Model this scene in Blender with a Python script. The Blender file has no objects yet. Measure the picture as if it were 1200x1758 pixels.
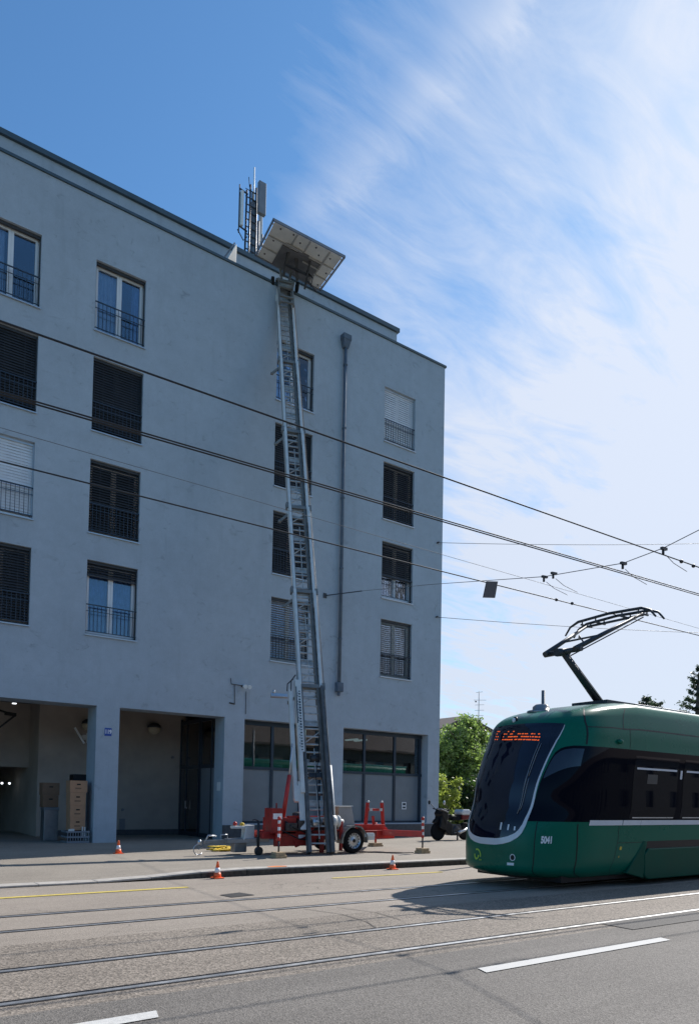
import bpy, bmesh, math, random
from mathutils import Vector, Matrix, noise
random.seed(7)
sc = bpy.context.scene
R = math.radians

# ------------------------------------------------------------------ camera
CAM = dict(yaw=-0.6207114, pitch=0.0322487, roll=0.0189823, cy=1331.775, h=1.4477, f=1250.0)
cd = bpy.data.cameras.new('camera'); cam = bpy.data.objects.new('camera', cd); sc.collection.objects.link(cam)
_y, _p, _r = CAM['yaw'], CAM['pitch'], CAM['roll']
fw = Vector((-math.sin(_y)*math.cos(_p), math.cos(_y)*math.cos(_p), math.sin(_p)))
rt = Vector((math.cos(_y), math.sin(_y), 0)); up = rt.cross(fw)
r2 = rt*math.cos(_r)+up*math.sin(_r); u2 = -rt*math.sin(_r)+up*math.cos(_r)
cam.matrix_world = Matrix(((r2.x, u2.x, -fw.x, 0), (r2.y, u2.y, -fw.y, 0), (r2.z, u2.z, -fw.z, CAM['h']), (0, 0, 0, 1)))
cd.sensor_fit = 'HORIZONTAL'; cd.sensor_width = 36; cd.lens = CAM['f']/1200*36
cd.shift_y = (CAM['cy']-879)/1200; cd.clip_start = .1; cd.clip_end = 3000
sc.camera = cam
sc.render.resolution_x = 698; sc.render.resolution_y = 1024

# ------------------------------------------------------------------ sun, sky, exposure
SUN_EL = R(41.0); SUN_AZ = math.atan2(.963, .275)      # azimuth clockwise from +Y
sd = Vector((math.sin(SUN_AZ)*math.cos(SUN_EL), math.cos(SUN_AZ)*math.cos(SUN_EL), math.sin(SUN_EL)))
sl = bpy.data.lights.new('sun', 'SUN'); sl.energy = 4.6; sl.angle = R(.5); sl.color = (1, .955, .9)
so = bpy.data.objects.new('sun', sl); sc.collection.objects.link(so)
so.rotation_euler = (-sd).to_track_quat('-Z', 'Y').to_euler(); so.location = (40, 20, 50)
sc.view_settings.view_transform = 'Standard'; sc.view_settings.look = 'None'
sc.view_settings.exposure = 0.3; sc.view_settings.gamma = 1
w = bpy.data.worlds.new('World'); sc.world = w; w.use_nodes = True
STREAKS = [((-0.8183, -0.0525, 0.5724), (0.4679, 0.5174, 0.7165), 0.020, 0.955, 1.5), ((-0.5517, 0.7501, -0.3645), (0.4187, 0.6272, 0.6568), 0.05, 0.965, 1.0)]
nt = w.node_tree; nt.nodes.clear(); N_ = nt.nodes.new; L_ = nt.links.new
def mathn(op, a, b=None, c=None, clamp=False, tree=None):
    t = tree or nt
    n = t.nodes.new('ShaderNodeMath'); n.operation = op; n.use_clamp = clamp
    for i, v in enumerate((a, b, c)):
        if v is None: continue
        if isinstance(v, (int, float)): n.inputs[i].default_value = v
        else: t.links.new(v, n.inputs[i])
    return n.outputs[0]
sky = N_('ShaderNodeTexSky'); sky.sky_type = 'NISHITA'; sky.sun_disc = False
sky.sun_elevation = SUN_EL; sky.sun_rotation = SUN_AZ; sky.air_density = 1.0; sky.dust_density = .3; sky.ozone_density = 2.0
bg = N_('ShaderNodeBackground'); bg.inputs[1].default_value = .125
out = N_('ShaderNodeOutputWorld')
tc = N_('ShaderNodeTexCoord'); sx = N_('ShaderNodeSeparateXYZ'); L_(tc.outputs['Generated'], sx.inputs[0])
zc = mathn('MAXIMUM', sx.outputs[2], .03)
zc = mathn('ADD', zc, .12)
px = mathn('DIVIDE', sx.outputs[0], zc); py = mathn('DIVIDE', sx.outputs[1], zc)
cb = N_('ShaderNodeCombineXYZ'); L_(px, cb.inputs[0]); L_(py, cb.inputs[1])
# high thin cloud: two layers of warped noise on a plane overhead
def cloud(rot, scl, nscale, dist, det):
    mp = N_('ShaderNodeMapping'); mp.inputs['Rotation'].default_value = (0, 0, rot); mp.inputs['Scale'].default_value = scl
    L_(cb.outputs[0], mp.inputs[0])
    n = N_('ShaderNodeTexNoise'); n.inputs['Scale'].default_value = nscale; n.inputs['Detail'].default_value = det
    n.inputs['Roughness'].default_value = .62; n.inputs['Distortion'].default_value = dist
    L_(mp.outputs[0], n.inputs[0]); return n.outputs['Fac']
c1 = cloud(R(48), (.5, 1.35, 1), 2.0, 1.3, 10)
c2 = cloud(R(20), (.8, 1.2, 1), .75, .4, 5)
c3 = cloud(R(15), (.7, 1.8, 1), 5.5, 1.6, 9)
# more veil towards the sun side and the horizon
def dirdot(v):
    n = N_('ShaderNodeVectorMath'); n.operation = 'DOT_PRODUCT'; L_(tc.outputs['Generated'], n.inputs[0]); n.inputs[1].default_value = v; return n.outputs['Value']
side = mathn('SUBTRACT', dirdot((1.0, 0, .22)), .53)
m0 = mathn('MULTIPLY_ADD', side, 3.0, .02)
m0 = mathn('ADD', m0, mathn('MULTIPLY', mathn('MAXIMUM', mathn('SUBTRACT', .55, sx.outputs[2]), 0), mathn('MULTIPLY', mathn('ADD', side, .35, clamp=True), 1.9)))
amp = mathn('MULTIPLY_ADD', mathn('MAXIMUM', mathn('MINIMUM', m0, .8), 0), .7, .34)
nz = mathn('ADD', mathn('MULTIPLY', mathn('SUBTRACT', c1, .5), 2.3), mathn('ADD', mathn('MULTIPLY', mathn('SUBTRACT', c3, .5), 1.3), mathn('MULTIPLY', mathn('SUBTRACT', c2, .5), 1.3)))
m = mathn('ADD', m0, mathn('MULTIPLY', nz, amp))
# one long cirrus streak across the upper middle of the sky
def streak(nv, mid, wd, lim, amt):
    d = mathn('DIVIDE', mathn('ADD', dirdot(nv), mathn('MULTIPLY', mathn('SUBTRACT', c3, .5), .10)), wd)
    e = mathn('POWER', 2.718, mathn('MULTIPLY', mathn('MULTIPLY', d, d), -1.0))
    gt = mathn('MULTIPLY', mathn('SUBTRACT', dirdot(mid), lim), 14.0, clamp=True)
    return mathn('MULTIPLY', mathn('MULTIPLY', e, gt), mathn('MULTIPLY', mathn('SUBTRACT', c1, .28), amt, clamp=True))
for st_ in STREAKS: m = mathn('ADD', m, streak(*st_))
m = mathn('MULTIPLY', m, 1.0, clamp=True)
m = mathn('MULTIPLY', m, .93)
mx = N_('ShaderNodeMix'); mx.data_type = 'RGBA'; L_(m, mx.inputs[0])
tn = N_('ShaderNodeVectorMath'); tn.operation = 'MULTIPLY'; L_(sky.outputs[0], tn.inputs[0]); tn.inputs[1].default_value = (.56, .87, 1.05); L_(tn.outputs[0], mx.inputs[6])
# cloud brightness follows the sky behind it so it stays physically tied to the sun
gl = N_('ShaderNodeVectorMath'); gl.operation = 'DOT_PRODUCT'; L_(tc.outputs['Generated'], gl.inputs[0]); gl.inputs[1].default_value = tuple(sd)
g = mathn('POWER', mathn('MAXIMUM', gl.outputs['Value'], 0), 3.0)
g = mathn('MULTIPLY_ADD', g, 1.0, 4.75)
cc = N_('ShaderNodeVectorMath'); cc.operation = 'SCALE'; cc.inputs[0].default_value = (.90, .975, 1.13); L_(g, cc.inputs['Scale'])
L_(cc.outputs[0], mx.inputs[7]); L_(mx.outputs[2], bg.inputs[0]); L_(bg.outputs[0], out.inputs[0])

# ------------------------------------------------------------------ helpers
C = sc.collection
ORG = {}
def tag(o, label=None, cat=None, group=None, kind=None):
    if label: o['label'] = label
    if cat: o['category'] = cat
    if group: o['group'] = group
    if kind: o['kind'] = kind
    return o
def thing(name, loc, label, cat, group=None):
    o = bpy.data.objects.new(name, None); C.objects.link(o); o.location = loc; o.empty_display_size = .3
    ORG[o] = Vector(loc); return tag(o, label, cat, group)
class MB:
    def __init__(s): s.b = bmesh.new(); s.mi = 0
    def face(s, pts, mi=None):
        f = s.b.faces.new([s.b.verts.new(p) for p in pts]); f.material_index = s.mi if mi is None else mi; return f
    def hexa(s, c):
        vs = [s.b.verts.new(p) for p in c]
        for q in ((0, 3, 2, 1), (4, 5, 6, 7), (0, 1, 5, 4), (1, 2, 6, 5), (2, 3, 7, 6), (3, 0, 4, 7)):
            f = s.b.faces.new([vs[i] for i in q]); f.material_index = s.mi
    def box(s, x0, x1, y0, y1, z0, z1):
        s.hexa([(x0, y0, z0), (x1, y0, z0), (x1, y1, z0), (x0, y1, z0), (x0, y0, z1), (x1, y0, z1), (x1, y1, z1), (x0, y1, z1)]); return s
    def obox(s, c, ax, ay, az, sx, sy, sz):
        c = Vector(c); ax = Vector(ax)*sx/2; ay = Vector(ay)*sy/2; az = Vector(az)*sz/2
        s.hexa([c+i*ax+j*ay+k*az for k in (-1, 1) for i, j in ((-1, -1), (1, -1), (1, 1), (-1, 1))]); return s
    def bar(s, p, q, wd, ht, side=None):
        p = Vector(p); q = Vector(q); d = (q-p); L = d.length; d.normalize()
        side = Vector(side) if side is not None else (Vector((0, 0, 1)).cross(d) if abs(d.z) < .95 else Vector((1, 0, 0)))
        side = (side-d*side.dot(d)).normalized(); n = d.cross(side)
        return s.obox((p+q)/2, side, n, d, wd, ht, L)
    def tube(s, pts, r, n=10, cap=True, r1=None):
        pts = [Vector(p) for p in pts]; rings = []; prev = None
        for i, p in enumerate(pts):
            d = (pts[min(i+1, len(pts)-1)]-pts[max(i-1, 0)]).normalized()
            a = prev if prev is not None else (Vector((0, 0, 1)) if abs(d.z) < .9 else Vector((1, 0, 0)))
            a = (a-d*a.dot(d)).normalized(); b = d.cross(a); prev = a
            rr = r if r1 is None else r+(r1-r)*i/(len(pts)-1)
            if isinstance(r, (list, tuple)): rr = r[i]
            rings.append([s.b.verts.new(p+(a*math.cos(2*math.pi*k/n)+b*math.sin(2*math.pi*k/n))*rr) for k in range(n)])
        for i in range(len(rings)-1):
            for k in range(n):
                f = s.b.faces.new((rings[i][k], rings[i][(k+1) % n], rings[i+1][(k+1) % n], rings[i+1][k])); f.smooth = True; f.material_index = s.mi
        if cap:
            f = s.b.faces.new(rings[0][::-1]); f.material_index = s.mi
            f = s.b.faces.new(rings[-1]); f.material_index = s.mi
        return s
    def lathe(s, c, axis, prof, n=24, smooth=True, cap=True):          # prof: (distance along axis, radius)
        c = Vector(c); d = Vector(axis).normalized(); a = Vector((0, 0, 1)) if abs(d.z) < .9 else Vector((1, 0, 0))
        a = (a-d*a.dot(d)).normalized(); b = d.cross(a); rings = []
        for h, r in prof:
            rings.append([s.b.verts.new(c+d*h+(a*math.cos(2*math.pi*k/n)+b*math.sin(2*math.pi*k/n))*max(r, .0005)) for k in range(n)])
        for i in range(len(rings)-1):
            for k in range(n):
                f = s.b.faces.new((rings[i][k], rings[i][(k+1) % n], rings[i+1][(k+1) % n], rings[i+1][k])); f.smooth = smooth; f.material_index = s.mi
        if cap: s.b.faces.new(rings[0][::-1]).material_index = s.mi; s.b.faces.new(rings[-1]).material_index = s.mi
        return s
    def sphere(s, c, rx, ry=None, rz=None, n=16):
        ry = ry or rx; rz = rz or rx
        m_ = Matrix.Translation(c) @ Matrix.Diagonal((rx, ry, rz, 1))
        r_ = bmesh.ops.create_uvsphere(s.b, u_segments=n, v_segments=n//2+2, radius=1, matrix=m_)
        for v in r_['verts']:
            for f in v.link_faces: f.smooth = True; f.material_index = s.mi
        return s
    def prism(s, poly, axis, d0, d1):                       # polygon in the plane across axis ('x' or 'y'), extruded
        f3 = (lambda p, d: (d, p[0], p[1])) if axis == 'x' else ((lambda p, d: (p[0], d, p[1])) if axis == 'y' else (lambda p, d: (p[0], p[1], d)))
        a = [s.b.verts.new(f3(p, d0)) for p in poly]; b = [s.b.verts.new(f3(p, d1)) for p in poly]; n = len(poly)
        s.b.faces.new(a).material_index = s.mi; s.b.faces.new(b[::-1]).material_index = s.mi
        for i in range(n): s.b.faces.new((a[i], b[i], b[(i+1) % n], a[(i+1) % n])).material_index = s.mi
        return s
    def grid(s, fn, nu, nv, smooth=True):
        V = [[s.b.verts.new(fn(i/nu, j/nv)) for j in range(nv+1)] for i in range(nu+1)]
        for i in range(nu):
            for j in range(nv):
                try:
                    f = s.b.faces.new((V[i][j], V[i+1][j], V[i+1][j+1], V[i][j+1])); f.smooth = smooth; f.material_index = s.mi
                except ValueError: pass
        return s
    def build(s, name, mat, parent=None, loc=None, bevel=0, fix=True):
        if fix: bmesh.ops.recalc_face_normals(s.b, faces=s.b.faces)
        me = bpy.data.meshes.new(name); o = bpy.data.objects.new(name, me); C.objects.link(o)
        if parent is not None:
            org = ORG[parent]; o.parent = parent
        else:
            if loc is None:
                vs = [v.co for v in s.b.verts]
                loc = (sum(v.x for v in vs)/len(vs), sum(v.y for v in vs)/len(vs), min(v.z for v in vs))
            org = Vector(loc); o.location = org
        ORG[o] = org
        bmesh.ops.translate(s.b, verts=s.b.verts, vec=-org)
        s.b.to_mesh(me); s.b.free()
        for m_ in (mat if isinstance(mat, (list, tuple)) else [mat]): me.materials.append(m_)
        if bevel:
            bv = o.modifiers.new('bevel', 'BEVEL'); bv.width = bevel; bv.segments = 2; bv.limit_method = 'ANGLE'; bv.angle_limit = R(50)
        return o
def struct(mb, name, mat, label, **k):
    return tag(mb.build(name, mat, loc=(0, 0, 0), **k), label, kind='structure', cat=name.replace('_', ' '))
def copy_tree(o, parent=None, loc=None, label=None):
    c = o.copy(); C.objects.link(c); c.parent = parent
    if loc is not None: c.location = loc
    if label: c['label'] = label
    for ch in list(o.children): copy_tree(ch, c)
    return c
def text_mesh(txt, size, bold=0.0, sx=1.0):
    cu = bpy.data.curves.new('lettering', 'FONT'); cu.body = txt; cu.size = size; cu.offset = bold; cu.align_x = 'CENTER'; cu.align_y = 'CENTER'
    to = bpy.data.objects.new('lettering', cu); C.objects.link(to)
    dg = bpy.context.evaluated_depsgraph_get(); me = bpy.data.meshes.new_from_object(to.evaluated_get(dg))
    res = [(v.co.x*sx, v.co.y) for v in me.vertices], [tuple(p.vertices) for p in me.polygons]
    bpy.data.objects.remove(to); bpy.data.curves.remove(cu); bpy.data.meshes.remove(me)
    return res
def text_to(mb, txt, size, fn, bold=0.0, sx=1.0, depth=None):
    vs, fs = text_mesh(txt, size, bold, sx)
    V = [mb.b.verts.new(fn(x, y)) for x, y in vs]
    for f in fs:
        try: mb.b.faces.new([V[i] for i in f]).material_index = mb.mi
        except ValueError: pass

# ------------------------------------------------------------------ materials
def mat(name, col, rough=.6, metal=0., var=.12, vscale=3., bump=0., bscale=40., coat=0., spec=.5, dirt=None):
    m_ = bpy.data.materials.new(name); m_.use_nodes = True; t = m_.node_tree; b = t.nodes['Principled BSDF']
    b.inputs['Roughness'].default_value = rough; b.inputs['Metallic'].default_value = metal
    b.inputs['Coat Weight'].default_value = coat; b.inputs['Coat Roughness'].default_value = .06; b.inputs['Specular IOR Level'].default_value = spec
    co = t.nodes.new('ShaderNodeTexCoord'); n = t.nodes.new('ShaderNodeTexNoise'); n.inputs['Scale'].default_value = vscale; n.inputs['Detail'].default_value = 6
    n.inputs['Roughness'].default_value = .6
    t.links.new(co.outputs['Object'], n.inputs[0])
    mr = t.nodes.new('ShaderNodeMapRange'); mr.inputs[1].default_value = .3; mr.inputs[2].default_value = .7
    mr.inputs[3].default_value = 1-var; mr.inputs[4].default_value = 1+var; t.links.new(n.outputs['Fac'], mr.inputs[0])
    sc_ = t.nodes.new('ShaderNodeVectorMath'); sc_.operation = 'SCALE'; sc_.inputs[0].default_value = col; t.links.new(mr.outputs[0], sc_.inputs['Scale'])
    t.links.new(sc_.outputs[0], b.inputs['Base Color'])
    rr = t.nodes.new('ShaderNodeMapRange'); rr.inputs[1].default_value = .3; rr.inputs[2].default_value = .7
    rr.inputs[3].default_value = max(0, rough*.85); rr.inputs[4].default_value = min(1, rough*1.2); t.links.new(n.outputs['Fac'], rr.inputs[0]); t.links.new(rr.outputs[0], b.inputs['Roughness'])
    if bump:
        n2 = t.nodes.new('ShaderNodeTexNoise'); n2.inputs['Scale'].default_value = bscale; n2.inputs['Detail'].default_value = 4
        t.links.new(co.outputs['Object'], n2.inputs[0]); bp = t.nodes.new('ShaderNodeBump'); bp.inputs['Strength'].default_value = bump; bp.inputs['Distance'].default_value = .01
        t.links.new(n2.outputs['Fac'], bp.inputs['Height']); t.links.new(bp.outputs[0], b.inputs['Normal'])
    return m_
def glass(name, tint, refl=.08, rough=.01, bumpy=.0):
    m_ = bpy.data.materials.new(name); m_.use_nodes = True; t = m_.node_tree; t.nodes.clear()
    o = t.nodes.new('ShaderNodeOutputMaterial'); mx_ = t.nodes.new('ShaderNodeMixShader'); tr = t.nodes.new('ShaderNodeBsdfTransparent'); gs = t.nodes.new('ShaderNodeBsdfGlossy')
    tr.inputs[0].default_value = (*tint, 1); gs.inputs['Roughness'].default_value = rough; gs.inputs[0].default_value = (.95, .97, 1, 1)
    fr = t.nodes.new('ShaderNodeFresnel'); fr.inputs[0].default_value = 1.5
    ad = mathn('ADD', mathn('MULTIPLY', fr.outputs[0], 1.5, tree=t), refl, clamp=True, tree=t)
    t.links.new(ad, mx_.inputs[0]); t.links.new(tr.outputs[0], mx_.inputs[1]); t.links.new(gs.outputs[0], mx_.inputs[2]); t.links.new(mx_.outputs[0], o.inputs[0])
    if bumpy:
        co = t.nodes.new('ShaderNodeTexCoord'); n = t.nodes.new('ShaderNodeTexNoise'); n.inputs['Scale'].default_value = 1.3; t.links.new(co.outputs['Object'], n.inputs[0])
        bp = t.nodes.new('ShaderNodeBump'); bp.inputs['Strength'].default_value = bumpy; bp.inputs['Distance'].default_value = .02
        t.links.new(n.outputs['Fac'], bp.inputs['Height']); t.links.new(bp.outputs[0], gs.inputs['Normal'])
    return m_
def emis(name, col, s):
    m_ = bpy.data.materials.new(name); m_.use_nodes = True; b = m_.node_tree.nodes['Principled BSDF']
    b.inputs['Base Color'].default_value = (*col, 1); b.inputs['Emission Color'].default_value = (*col, 1); b.inputs['Emission Strength'].default_value = s; return m_

def stucco_mat():
    m_ = bpy.data.materials.new('blue_grey_render'); m_.use_nodes = True; t = m_.node_tree; b = t.nodes['Principled BSDF']
    co = t.nodes.new('ShaderNodeTexCoord')
    def ns(scale, det=5, mp=None, rough=.6, dist=0):
        n = t.nodes.new('ShaderNodeTexNoise'); n.inputs['Scale'].default_value = scale; n.inputs['Detail'].default_value = det
        n.inputs['Roughness'].default_value = rough; n.inputs['Distortion'].default_value = dist
        if mp:
            q = t.nodes.new('ShaderNodeMapping'); q.inputs['Scale'].default_value = mp; t.links.new(co.outputs['Object'], q.inputs[0]); t.links.new(q.outputs[0], n.inputs[0])
        else: t.links.new(co.outputs['Object'], n.inputs[0])
        return n.outputs['Fac']
    def mr(v, a, b_, c, d):
        n = t.nodes.new('ShaderNodeMapRange'); n.inputs[1].default_value = a; n.inputs[2].default_value = b_; n.inputs[3].default_value = c; n.inputs[4].default_value = d
        t.links.new(v, n.inputs[0]); return n.outputs[0]
    f = mr(ns(.55, 6), .3, .7, .93, 1.06)
    f = mathn('MULTIPLY', f, mr(ns(3.2, 8, rough=.7), .3, .75, .92, 1.07), tree=t)
    f = mathn('MULTIPLY', f, mr(ns(1.0, 5, (2.2, 2.2, .22)), .56, .76, 1.0, .88), tree=t)        # run-off streaks
    f = mathn('MULTIPLY', f, mr(ns(2.4, 7, (1, 1, 1.4), dist=1.2), .60, .74, 1.0, .74), tree=t)   # old dark patches
    f = mathn('MULTIPLY', f, mr(ns(26, 3), .3, .7, .96, 1.04), tree=t)
    f = mathn('MULTIPLY', f, mr(ns(5.5, 4, (1, 1, .55), dist=.6), .70, .78, 1.0, .70), tree=t)   # small dark scuffs
    f = mathn('MULTIPLY', f, mr(ns(3.1, 5, (1.6, 1, .8), dist=1.5), .72, .80, 1.0, 1.16), tree=t)   # filled patches
    v = t.nodes.new('ShaderNodeVectorMath'); v.operation = 'SCALE'; v.inputs[0].default_value = (.39, .445, .50); t.links.new(f, v.inputs['Scale'])
    t.links.new(v.outputs[0], b.inputs['Base Color']); b.inputs['Roughness'].default_value = .88
    bp = t.nodes.new('ShaderNodeBump'); bp.inputs['Strength'].default_value = .5; bp.inputs['Distance'].default_value = .008
    t.links.new(ns(55, 5), bp.inputs['Height']); t.links.new(bp.outputs[0], b.inputs['Normal'])
    return m_

def asphalt(name, col, grain, spread, tracks=.12, speck=.35):
    m_ = bpy.data.materials.new(name); m_.use_nodes = True; t = m_.node_tree; b = t.nodes['Principled BSDF']
    co = t.nodes.new('ShaderNodeTexCoord')
    def ns(scale, det=5, mp=None, rough=.6, dist=0, rot=0):
        n = t.nodes.new('ShaderNodeTexNoise'); n.inputs['Scale'].default_value = scale; n.inputs['Detail'].default_value = det
        n.inputs['Roughness'].default_value = rough; n.inputs['Distortion'].default_value = dist
        if mp:
            q = t.nodes.new('ShaderNodeMapping'); q.inputs['Scale'].default_value = mp; q.inputs['Rotation'].default_value = (0, 0, rot); t.links.new(co.outputs['Object'], q.inputs[0]); t.links.new(q.outputs[0], n.inputs[0])
        else: t.links.new(co.outputs['Object'], n.inputs[0])
        return n.outputs['Fac']
    def mr(v, a, b_, c, d):
        n = t.nodes.new('ShaderNodeMapRange'); n.inputs[1].default_value = a; n.inputs[2].default_value = b_; n.inputs[3].default_value = c; n.inputs[4].default_value = d
        t.links.new(v, n.inputs[0]); return n.outputs[0]
    f = mr(ns(.5, 6), .3, .7, 1-spread, 1+spread)
    f = mathn('MULTIPLY', f, mr(ns(1.0, 4, (.12, 2.6, 1)), .35, .7, 1+tracks*.5, 1-tracks), tree=t)
    f = mathn('MULTIPLY', f, mr(ns(1.1, 3, (.05, 7, 1), dist=.3, rot=.12), .62, .72, 1.0, .86), tree=t)   # tyre marks
    vo = t.nodes.new('ShaderNodeTexVoronoi'); vo.inputs['Scale'].default_value = grain; t.links.new(co.outputs['Object'], vo.inputs[0])
    g_ = t.nodes.new('ShaderNodeSeparateColor'); t.links.new(vo.outputs['Color'], g_.inputs[0])
    f = mathn('MULTIPLY', f, mr(g_.outputs[0], 0, 1, 1-speck, 1+speck), tree=t)
    f = mathn('MULTIPLY', f, mr(ns(grain*.35, 4, rough=.75), .3, .7, 1-speck*.5, 1+speck*.5), tree=t)
    # cracks
    vc = t.nodes.new('ShaderNodeTexVoronoi'); vc.feature = 'DISTANCE_TO_EDGE'; vc.inputs['Scale'].default_value = .34
    wv = t.nodes.new('ShaderNodeVectorMath'); wv.operation = 'ADD'; wn = t.nodes.new('ShaderNodeTexNoise'); wn.inputs['Scale'].default_value = 1.6; wn.inputs['Detail'].default_value = 6
    t.links.new(co.outputs['Object'], wn.inputs[0]); t.links.new(wn.outputs['Color'], wv.inputs[0]); t.links.new(co.outputs['Object'], wv.inputs[1]); t.links.new(wv.outputs[0], vc.inputs[0])
    cr = mr(vc.outputs['Distance'], 0, .004, .55, 1)
    gate = mr(ns(.45, 2), .50, .56, 0, 1)
    cr = mathn('SUBTRACT', 1.0, mathn('MULTIPLY', mathn('SUBTRACT', 1.0, cr, tree=t), gate, tree=t), tree=t)
    f = mathn('MULTIPLY', f, cr, tree=t)
    v = t.nodes.new('ShaderNodeVectorMath'); v.operation = 'SCALE'; v.inputs[0].default_value = col; t.links.new(f, v.inputs['Scale'])
    t.links.new(v.outputs[0], b.inputs['Base Color']); b.inputs['Roughness'].default_value = .8; b.inputs['Specular IOR Level'].default_value = .35
    bp = t.nodes.new('ShaderNodeBump'); bp.inputs['Strength'].default_value = .6; bp.inputs['Distance'].default_value = .006
    t.links.new(vo.outputs['Distance'], bp.inputs['Height']); t.links.new(bp.outputs[0], b.inputs['Normal'])
    return m_

STUCCO = stucco_mat()
ROAD = asphalt('grey_asphalt', (.160, .146, .130), 95, .10)
TRACKBED = asphalt('brown_aggregate_asphalt', (.225, .192, .158), 60, .12, speck=.45)
FARLANE = asphalt('pale_asphalt', (.30, .258, .215), 110, .10, tracks=.10, speck=.22)
PAVE = asphalt('pavement_asphalt', (.29, .255, .212), 100, .12, tracks=.05, speck=.2)
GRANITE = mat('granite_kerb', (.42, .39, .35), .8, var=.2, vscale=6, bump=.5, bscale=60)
KERBFACE = mat('shaded_kerb_face', (.055, .050, .042), .9, var=.6, vscale=14, bump=.9, bscale=25)  # shade on the road-side face is put into this dark colour
GROUND = mat('earth', (.12, .13, .08), .95, var=.3, vscale=.4)
TAR = mat('bitumen_joint', (.035, .034, .034), .6, var=.3, vscale=8, bump=.3)
STEEL = mat('polished_rail_steel', (.62, .62, .62), .42, .9, var=.15, vscale=4)
DSTEEL = mat('dark_steel', (.06, .06, .065), .45, .6, var=.25, vscale=6)
WHITEP = mat('white_road_paint', (.56, .55, .52), .75, var=.12, vscale=25, bump=.3, bscale=120)
YELLOWP = mat('yellow_road_paint', (.60, .47, .10), .75, var=.25, vscale=14, bump=.3, bscale=120)
ORANGEP = mat('orange_spray_paint', (.75, .22, .06), .8, var=.25, vscale=20)
COPING = mat('dark_zinc_coping', (.085, .115, .13), .45, .5, var=.15, vscale=2)
WFRAME = mat('white_window_frame', (.72, .73, .75), .4, var=.04, vscale=2)
DFRAME = mat('dark_blue_frame', (.035, .05, .07), .4, .3, var=.12, vscale=3)
SILLM = mat('aluminium_sill', (.50, .52, .55), .35, .6, var=.08, vscale=3)
RAILM = mat('railing_steel', (.045, .06, .08), .45, .5, var=.1)
DBLIND = mat('dark_blind_slats', (.050, .051, .056), .5, .2, var=.15, vscale=4)
LBLIND = mat('pale_blind_slats', (.80, .80, .82), .5, .1, var=.06, vscale=4)
MBLIND = mat('grey_blind_slats', (.30, .30, .31), .5, .1, var=.08, vscale=4)
CURT = mat('white_net_curtain', (.55, .60, .70), .9, var=.12, vscale=5)
BCURT = mat('blue_curtain', (.16, .27, .52), .9, var=.25, vscale=7)
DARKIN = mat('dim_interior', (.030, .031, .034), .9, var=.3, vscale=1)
PANE = glass('window_glass', (.82, .86, .9), .05, .01, .15)
SHOPG = glass('shop_glass', (.55, .62, .64), .03, .01, .04)
PANELM = mat('grey_metal_panel', (.20, .225, .25), .38, .2, var=.10, vscale=1.4)
INWALL = mat('beige_concrete_wall', (.41, .35, .305), .85, var=.14, vscale=1.3, bump=.3, bscale=30)
CEILM = mat('arcade_ceiling', (.16, .15, .14), .9, var=.1)
PLINTH = mat('dark_stone_plinth', (.075, .08, .088), .8, var=.3, vscale=7, bump=.4)
PIPEM = mat('zinc_pipe', (.12, .15, .19), .8, .0, var=.2, vscale=4, spec=.15)
ALU = mat('aluminium_rail', (.66, .65, .62), .42, .2, var=.1, vscale=5)
ALUD = mat('weathered_aluminium', (.20, .195, .185), .5, .2, var=.25, vscale=5)
RUNG = mat('rung_metal', (.46, .45, .43), .5, .3, var=.3, vscale=9)
LWHITE = mat('chalky_white_metal', (.62, .62, .60), .5, .05, var=.10, vscale=5)
PLATM = mat('platform_sheet', (.68, .66, .61), .5, .2, var=.10, vscale=3)
PLATD = mat('platform_mat', (.13, .13, .135), .7, .1, var=.25, vscale=3)
RED = mat('red_machine_paint', (.48, .022, .016), .42, .0, var=.22, vscale=6, coat=.2)
REDD = mat('dirty_red_paint', (.30, .020, .016), .55, .0, var=.35, vscale=7)
RUBBER = mat('tyre_rubber', (.010, .010, .011), .8, spec=.2, var=.3, vscale=12, bump=.3)
RIMM = mat('silver_rim', (.55, .56, .58), .32, .8, var=.1)
FENDER = mat('galvanised_fender', (.30, .31, .32), .38, .7, var=.15, vscale=7)
WOOD = mat('raw_timber', (.42, .31, .19), .8, var=.25, vscale=14, bump=.3)
CARD = mat('cardboard', (.46, .25, .14), .85, var=.10, vscale=5)
CARDD = mat('dark_cardboard', (.24, .135, .08), .85, var=.12, vscale=5)
BLACK = mat('black_plastic', (.010, .010, .012), .4, var=.2, spec=.3)
CRATEM = mat('grey_plastic_crate', (.20, .22, .25), .5, var=.1)
CONE = mat('orange_cone_plastic', (.95, .15, .04), .45, var=.06, vscale=9)
CONEW = mat('reflective_white_band', (.80, .80, .82), .4, var=.04)
GREEN = mat('tram_green_paint', (.001, .125, .075), .28, .0, var=.04, vscale=1, coat=.0, spec=.20)
GREEND = mat('tram_green_skirt', (.001, .075, .044), .36, .0, var=.08, vscale=2, spec=.12)
TBLACK = mat('tram_black_glass', (.004, .005, .010), .04, .0, var=.05, vscale=1, spec=.10)
TGLASS = mat('tram_window_glass', (.007, .008, .013), .02, .0, var=.2, vscale=2, spec=.3)
TWHITE = mat('tram_white_stripe', (.62, .63, .66), .35, .0, var=.04, coat=.4)
SILVER = mat('brushed_silver', (.5, .52, .55), .3, .8, var=.1)
GREY = mat('mid_grey_metal', (.22, .23, .25), .5, .4, var=.15)
PANTO = mat('pantograph_grey', (.055, .062, .072), .5, .5, var=.2, vscale=7)
WIREM = mat('copper_wire_dark', (.035, .038, .042), .5, .5, var=.1)
WIREG = mat('grey_span_cable', (.16, .17, .18), .5, .5, var=.1)
LEDM = emis('orange_led', (1.0, .14, .02), .6)
LAMPM = emis('garage_lamp_glow', (.9, .95, 1.0), 2.2)
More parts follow.
